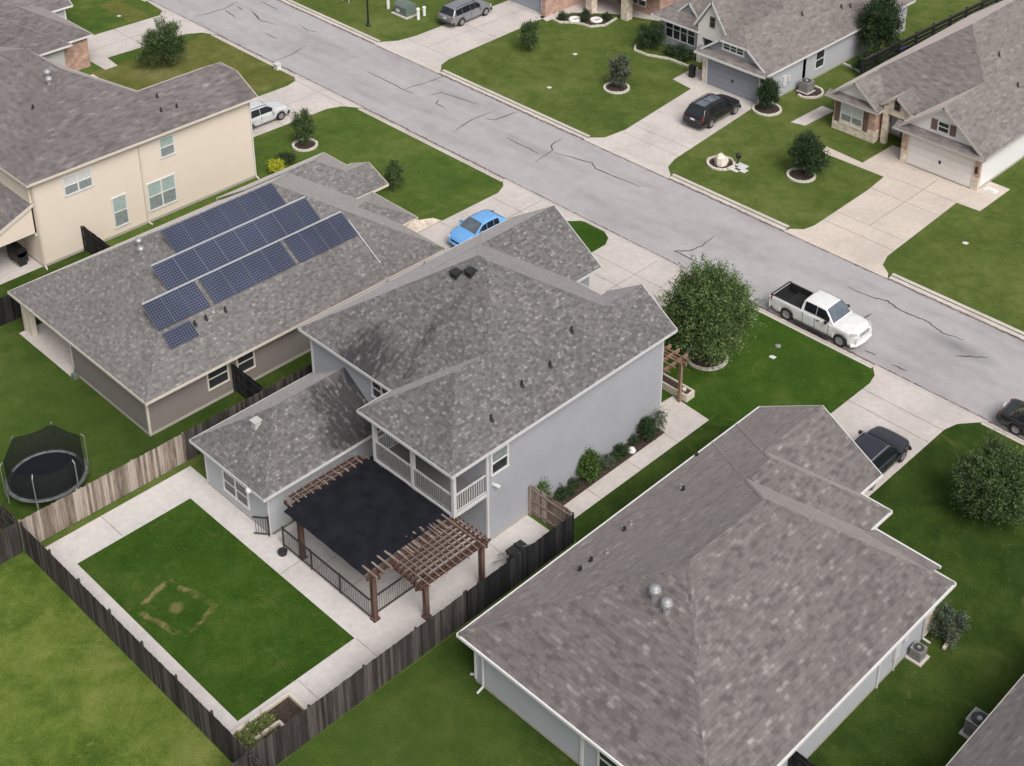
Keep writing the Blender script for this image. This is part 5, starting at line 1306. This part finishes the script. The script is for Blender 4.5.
# ------------------------------------------------------------------ small things
TR=thing('trampoline','round trampoline with a dark net enclosure on the lawn behind the bleached fence','trampoline',(-12.9,-25.7,0))
c=V((-12.95,-25.75,0)); R0=1.95
m=MB(); m.face([c+V((R0*.88*math.cos(2*math.pi*i/40),R0*.88*math.sin(2*math.pi*i/40),.86)) for i in range(40)]); m.build('mat',M['tmat'],TR)
m=MB(); m.lathe(c,[(R0*.87,.87),(R0*.9,.91),(R0,.9),(R0*1.02,.84),(R0*.98,.78),(R0*.9,.8),(R0*.87,.87)],40); m.build('safety_pad',M['tpad'],TR)
for k in range(6):
    a=2*math.pi*(k+.3)/6; p=c+V((R0*math.cos(a),R0*math.sin(a),0))
    m=MB(); m.tube([p,p+V((0,0,.85))],.04,8); m.build('leg',M['galv'],TR)
    m=MB(); q=c+V((R0*1.05*math.cos(a),R0*1.05*math.sin(a),0)); m.tube([q+V((0,0,.5)),q+V((0,0,2.35)),q+V((-.12*math.cos(a),-.12*math.sin(a),2.55))],.028,8); m.build('net_pole',M['galv'],TR)
m=MB(); n=48
def nt_(i): a=2*math.pi*i/n; ph=((i/n*6-.3)%1); sag=.22*math.sin(math.pi*ph); return a,2.5-sag,R0*(.96-.06*math.sin(math.pi*ph))
for i in range(n):
    a,za,ra=nt_(i); b,zb_,rb=nt_(i+1)
    m.face([c+V((R0*.94*math.cos(a),R0*.94*math.sin(a),.9)),c+V((R0*.94*math.cos(b),R0*.94*math.sin(b),.9)),c+V((rb*math.cos(b),rb*math.sin(b),zb_)),c+V((ra*math.cos(a),ra*math.sin(a),za))],smooth=True)
m.build('net',M['net'],TR)
m=MB(); 
for s in (-.2,.2): m.bar(c+V((1.98,s+.9,.86)),c+V((2.45,s+.9,.02)),.05,.04)
for k in range(3): m.bar(c+V((2.1+.12*k,.68,.65-.22*k)),c+V((2.1+.12*k,1.12,.65-.22*k)),.1,.03)
m.build('ladder',M['galv'],TR)
def ac(label,x,y,s=.85,h=.9):
    T=thing('air_conditioner',label,'air conditioner',(x,y,0),group='outdoor air conditioning units'); e=s/2
    m=MB(); m.box(x-e-.12,x+e+.12,y-e-.12,y+e+.12,-.02,.08); m.build('pad',M['concrete'],T)
    m=MB(); m.box(x-e,x+e,y-e,y+e,.08,h)
    for k in range(9): 
        u=-e+.08+k*(s-.16)/8
        m.box(x+u-.02,x+u+.02,y-e-.012,y+e+.012,.14,h-.08); m.box(x-e-.012,x+e+.012,y+u-.02,y+u+.02,.14,h-.08)
    m.build('cabinet',M['acbody'],T)
    m=MB(); m.lathe((x,y,h),[(e*.86,.0),(e*.84,.03),(e*.5,.035),(0,.035)],20); m.build('fan_guard',M['acgrille'],T)
    m=MB(); m.lathe((x,y,h+.035),[(e*.3,0),(e*.25,.05),(0,.06)],14); m.box(x-e,x+e,y-e,y-e*.9,h,h+.03); m.box(x-e,x+e,y+e*.9,y+e,h,h+.03); m.box(x-e,x-e*.9,y-e*.9,y+e*.9,h,h+.03); m.box(x+e*.9,x+e,y-e*.9,y+e*.9,h,h+.03); m.build('top_rim',M['galv'],T)
ac('grey air conditioner beside the slate side wall in a pale ring',-12.25,38.0)
ac('air conditioner beside the foreground house front corner',23.98,-4.75,.55,.6)
ac('air conditioner with a round fan near the bottom right corner roof',27.9,-6.5,.85,.85)
ac('air conditioner beside the white house right wall',6.0,40.6)
m=MB(); m.box(7.3,8.0,-13.6,-12.7,.02,1.05); m.box(7.26,8.04,-13.64,-12.66,1.05,1.14); m.tube([(7.3,-13.1,1.2),(8.0,-13.1,1.2)],.05,8); solo('waste_bin',m,M['pipe'],'black wheeled bin in the side passage by the blackened fence','bin',(7.65,-13.1,0))
edging('pale edging ring round the air conditioner by the slate wall',-12.0,38.0,1.1,-100,100,16,group='pale stone edging rings round the street trees')
# utility boxes and post on the far verge
T=thing('transformer_box','green utility transformer box on the far lawn at the top','utility box',(-45.6,26.0,0))
m=MB(); m.box(-46.6,-44.6,25.1,26.6,-.02,.1); m.build('pad',M['concrete'],T)
m=MB(); m.box(-46.4,-44.8,25.3,26.4,.1,.85); m.face([(-46.4,25.3,.85),(-44.8,25.3,.85),(-44.8,25.55,1.1),(-46.4,25.55,1.1)]); m.face([(-46.4,25.55,1.1),(-44.8,25.55,1.1),(-44.8,26.4,1.05),(-46.4,26.4,1.05)]); m.face([(-44.8,25.3,.85),(-44.8,26.4,.85),(-44.8,26.4,1.05),(-44.8,25.55,1.1)]); m.face([(-46.4,26.4,.85),(-44.8,26.4,.85),(-44.8,26.4,1.05),(-46.4,26.4,1.05)][::-1]); m.face([(-46.4,26.4,.85),(-46.4,25.3,.85),(-46.4,25.55,1.1),(-46.4,26.4,1.05)]); m.build('cabinet',M['trans'],T)
m=MB(); m.box(-46.1,-45.7,25.28,25.3,.3,.55); m.build('warning_plate',M['trim'],T)
for i,(x,y,h) in enumerate(((-47.55,25.6,.95),(-43.95,25.9,1.0),(-44.2,26.8,.8))):
    m=MB(); m.tube([(x,y,-.02),(x,y,h-.1)],.14,10); m.lathe((x,y,h-.1),[(.17,0),(.17,.08),(.1,.16),(0,.18)],10)
    solo('utility_pedestal',m,M['white_plastic'],['pale utility pedestal left of the green transformer box','pale utility pedestal nearest the grey suv','short pale utility pedestal behind the green transformer box'][i],'pedestal',(x,y,0),'pale pedestals round the transformer box')
T=thing('street_lamp','black street lamp post on the far verge at the top','street lamp',(-45.9,22.0,0))
m=MB(); m.tube([(-45.9,22,-.02),(-45.9,22,.4),(-45.9,22,5.2)],[.13,.09,.07],10); m.lathe((-45.9,22,0),[(.2,0),(.2,.12),(.1,.3)],10); m.build('pole',M['black'],T)
m=MB(); m.lathe((-45.9,22,5.2),[(.08,0),(.22,.1),(.26,.5),(.3,.52),(.05,.75),(0,.76)],10); m.build('lantern',M['black'],T)
T=thing('sign_board','small white yard sign on the far lawn at the top edge','sign',(-51.3,23.9,0))
m=MB(); m.box(-51.8,-50.8,23.86,23.9,.35,1.0); m.build('panel',M['trim'],T)
for x in (-51.7,-50.9):
    m=MB(); m.box(x-.03,x+.03,23.9,23.94,0,.95); m.build('leg',M['trim_grey'],T)
T=thing('mailbox_stand','white cube shaped box on the kerb beside the peach house driveway','kerb box',(-44.4,11.6,0))
m=MB(); m.box(-44.65,-44.2,11.3,11.7,0,.42); m.build('box',M['trim'],T); m=MB(); m.box(-44.7,-44.15,11.25,11.75,.42,.48); m.build('lid',M['trim_grey'],T)
# boulder group by the black suv driveway
edging('small pale ring round the boulder beside the black suv driveway',-9.75,24.2,.95,n=16)
m=MB()
import mathutils
def boulder(mb,c,r,seed):
    R=random.Random(seed); n=9
    prof=[(r*.9,0),(r*1.0,r*.4),(r*.8,r*1.0),(r*.45,r*1.4),(0,r*1.5)]
    k0=len(mb.v); mb.lathe(c,prof,n,smooth=False)
    off=[(mathutils.noise.noise(v*2.3+V((seed,0,0)))) for v in mb.v[k0:]]
    for i in range(k0,len(mb.v)):
        v=mb.v[i]; d=v-V(c); mb.v[i]=V(c)+d*(1+.32*off[i-k0])
boulder(m,(-9.8,24.2,.02),.55,3); solo('boulder',m,M['boulder'],'pale upright boulder in a stone ring on the far lawn','boulder',(-9.8,24.2,0))
T=thing('lantern','small black lantern post beside the boulder on the far lawn','lantern',(-8.85,25.0,0))
m=MB(); m.tube([(-8.85,25,0),(-8.85,25,.6)],.05,8); m.build('post',M['black'],T); m=MB(); m.box(-8.98,-8.72,24.87,25.13,.5,.78); m.lathe((-8.85,25,.78),[(.2,0),(.05,.14),(0,.16)],8); m.build('lantern_head',M['black'],T)
for i,(x,y) in enumerate(((-8.5,25.0),(-8.15,24.5),(-8.6,24.2))):
    m=MB(); m.box(x-.42,x+.42,y-.25,y+.25,0,.05); solo('flagstone',m,M['trim_grey'],['grey flagstone nearest the little lantern','middle grey flagstone of the three by the boulder','grey flagstone nearest the street of the three by the boulder'][i],'flagstone',(x,y,0),'flagstones by the boulder')
m=MB(); m.box(-20.35,-19.95,33.5,33.9,0,.9); m.box(-20.38,-19.92,33.47,33.93,.9,1.0); solo('planter_pot',m,M['black'],'tall dark pot at the left of the slate garage','pot',(-20.15,33.7,0))
T=thing('toy_slide','bright purple plastic toy beside the far dark fence','toy',(-11.0,49.3,0))
m=MB(); m.box(-11.7,-10.6,49.0,49.7,.45,.55); m.build('seat',M['purple'],T)
for x in (-11.6,-10.7):
    m=MB(); m.box(x-.06,x+.06,49.05,49.65,0,.45); m.build('leg',M['purple'],T)
m=MB(); m.box(5.35,6.25,34.0,34.6,.012,.05); m.box(5.6,6.1,34.1,34.5,.05,.14); solo('door_mat',m,M['trim'],'pale folded sheet on the slab beside the white house','sheet',(5.8,34.3,0))
m=MB(); m.tube([(6.3,39.3,.05),(6.1,39.2,.7),(6.35,38.9,.9),(6.5,39.2,.5)],.05,8); m.tube([(6.3,39.3,.05),(6.0,39.6,.5)],.05,8); solo('hose_reel',m,M['trim_grey'],'grey hose looped against the white house side wall','hose',(6.3,39.2,0))
m=MB(); m.bar((24.6,-3.6,.12),(24.5,-2.9,.12),.14,.12); solo('timber_offcut',m,M['trim_beige'],'pale timber block on the grass below the grey green shrub','timber',(24.5,-3.3,0))
m=MB(); m.tube([(6.6,-13.5,.3),(8.2,-12.6,1.5)],.03,6); m.tube([(6.8,-14.0,.3),(8.2,-13.1,1.4)],.03,6); m.tube([(7.4,-13.75,.9),(7.5,-13.3,.95)],.025,6); solo('ladder',m,M['alu'],'metal ladder leaning by the blackened fence','ladder',(7.5,-13,0))
for i,(x,y,lab) in enumerate(((-24.4,5.6,'pale lamp stub on the lawn beside the thin small tree'),(6.0,9.5,'small dark drain cover on the lawn beside the pickup'),)):
    m=MB(); m.lathe((x,y,.0),[(.18,0),(.18,.06),(.1,.1),(0,.1)],10); solo('lawn_box',m,M['trim_grey' if i==0 else 'acbody'],lab,'ground box',(x,y,0))
for i,(x,y,lab) in enumerate(((8.0,27.0,'white folded flyer on the lawn beside the tan driveway'),(12.5,27.5,'white folded flyer on the lawn far right across the street'),(-26.8,24.3,'scrap of white paper on the far lawn left of the grey green tree'),(-29.6,30.2,'scrap of white paper on the far lawn by the brick house bed'),(6.4,8.4,'white scrap of paper on the lawn in front of the pickup'),(-62.5,8.2,'white scrap of paper on the lawn at the top left'))):
    m=MB(); m.box(x-.16,x+.16,y-.1,y+.1,.005,.04); m.box(x-.05,x+.2,y-.02,y+.14,.04,.07); solo('paper_scrap',m,M['trim'],lab,'paper',(x,y,0),'paper scraps on the lawns')
m=MB(); m.box(-20.15,-19.9,-20.4,-20.1,0,.35); m.tube([(-20.0,-20.25,.35),(-20.0,-20.2,.7)],.05,8); solo('garden_tap',m,M['trans'],'green hose stand at the corner of the taupe house patio','hose stand',(-20,-20.2,0))
m=MB(); m.box(-23.5,-22.4,-18.2,-17.2,.03,.1); solo('door_mat',m,M['pipe'],'dark mat on the porch of the taupe house','mat',(-23,-17.7,0))
m=MB(); m.lathe((-.95,-20.35,.01),[(.2,0),(.24,.2),(.22,.22),(.0,.2)],12); solo('planter_pot',m,M['pipe'],'small dark pot beside the iron railing','pot',(-.95,-20.35,0))
T=thing('garden_chair','black chair at the edge of the peach house patio','chair',(-32.6,-19.2,.02))
m=MB(); m.box(-32.9,-32.3,-19.5,-18.9,.4,.48); m.build('seat',M['black'],T)
for x in (-32.85,-32.35):
    for y in (-19.45,-18.95):
        m=MB(); m.box(x-.03,x+.03,y-.03,y+.03,.02,.4); m.build('leg',M['black'],T)
m=MB(); m.box(-32.95,-32.88,-19.5,-18.9,.48,1.0); m.build('backrest',M['black'],T)
# ------------------------------------------------------------------ light, sky, camera
w=bpy.data.worlds.new('World'); S.world=w; w.use_nodes=True; nt=w.node_tree
bg=nt.nodes['Background']; sky=nt.nodes.new('ShaderNodeTexSky'); sky.sky_type='NISHITA'; sky.sun_disc=False
EL,AZ=math.radians(49),math.radians(110)   # AZ measured clockwise from +y
sky.sun_elevation=EL; sky.sun_rotation=AZ; sky.air_density=1.0; sky.dust_density=6.0; sky.ozone_density=1.0; sky.altitude=200
hs=nt.nodes.new('ShaderNodeHueSaturation'); hs.inputs['Saturation'].default_value=.3; nt.links.new(sky.outputs[0],hs.inputs['Color']); nt.links.new(hs.outputs[0],bg.inputs[0]); bg.inputs[1].default_value=.112
sl=bpy.data.lights.new('sun','SUN'); sl.energy=1.75; sl.angle=math.radians(34); sl.color=(1,.95,.90)
so=bpy.data.objects.new('sun',sl); COL.objects.link(so)
d=V((math.sin(AZ)*math.cos(EL),math.cos(AZ)*math.cos(EL),math.sin(EL)))
so.rotation_euler=d.to_track_quat('Z','Y').to_euler(); so.location=d*100
cam=bpy.data.cameras.new('camera'); co=bpy.data.objects.new('camera',cam); COL.objects.link(co)
Rr=[(0.72318777,0.69056457,0.01095597),(0.31055717,-0.31097741,-0.89824679),(-0.61689035,0.65300354,-0.43935484)]
mx=Matrix(((Rr[0][0],-Rr[1][0],-Rr[2][0],45),(Rr[0][1],-Rr[1][1],-Rr[2][1],-50),(Rr[0][2],-Rr[1][2],-Rr[2][2],51),(0,0,0,1)))
co.matrix_world=mx
cam.sensor_fit='HORIZONTAL'; cam.sensor_width=36; cam.lens=1480.884/1024*36
cam.shift_x=(512-563.98)/1024; cam.shift_y=(82.61-383)/1024
cam.clip_start=1; cam.clip_end=3000
S.camera=co
S.view_settings.view_transform='Standard'; S.view_settings.look='None'; S.view_settings.gamma=1; S.view_settings.use_curve_mapping=False
S.view_settings.exposure=0.3
S.render.engine='CYCLES'
try:
    S.cycles.use_denoising=True; S.cycles.max_bounces=6; S.cycles.diffuse_bounces=3; S.cycles.transparent_max_bounces=8
except Exception: pass
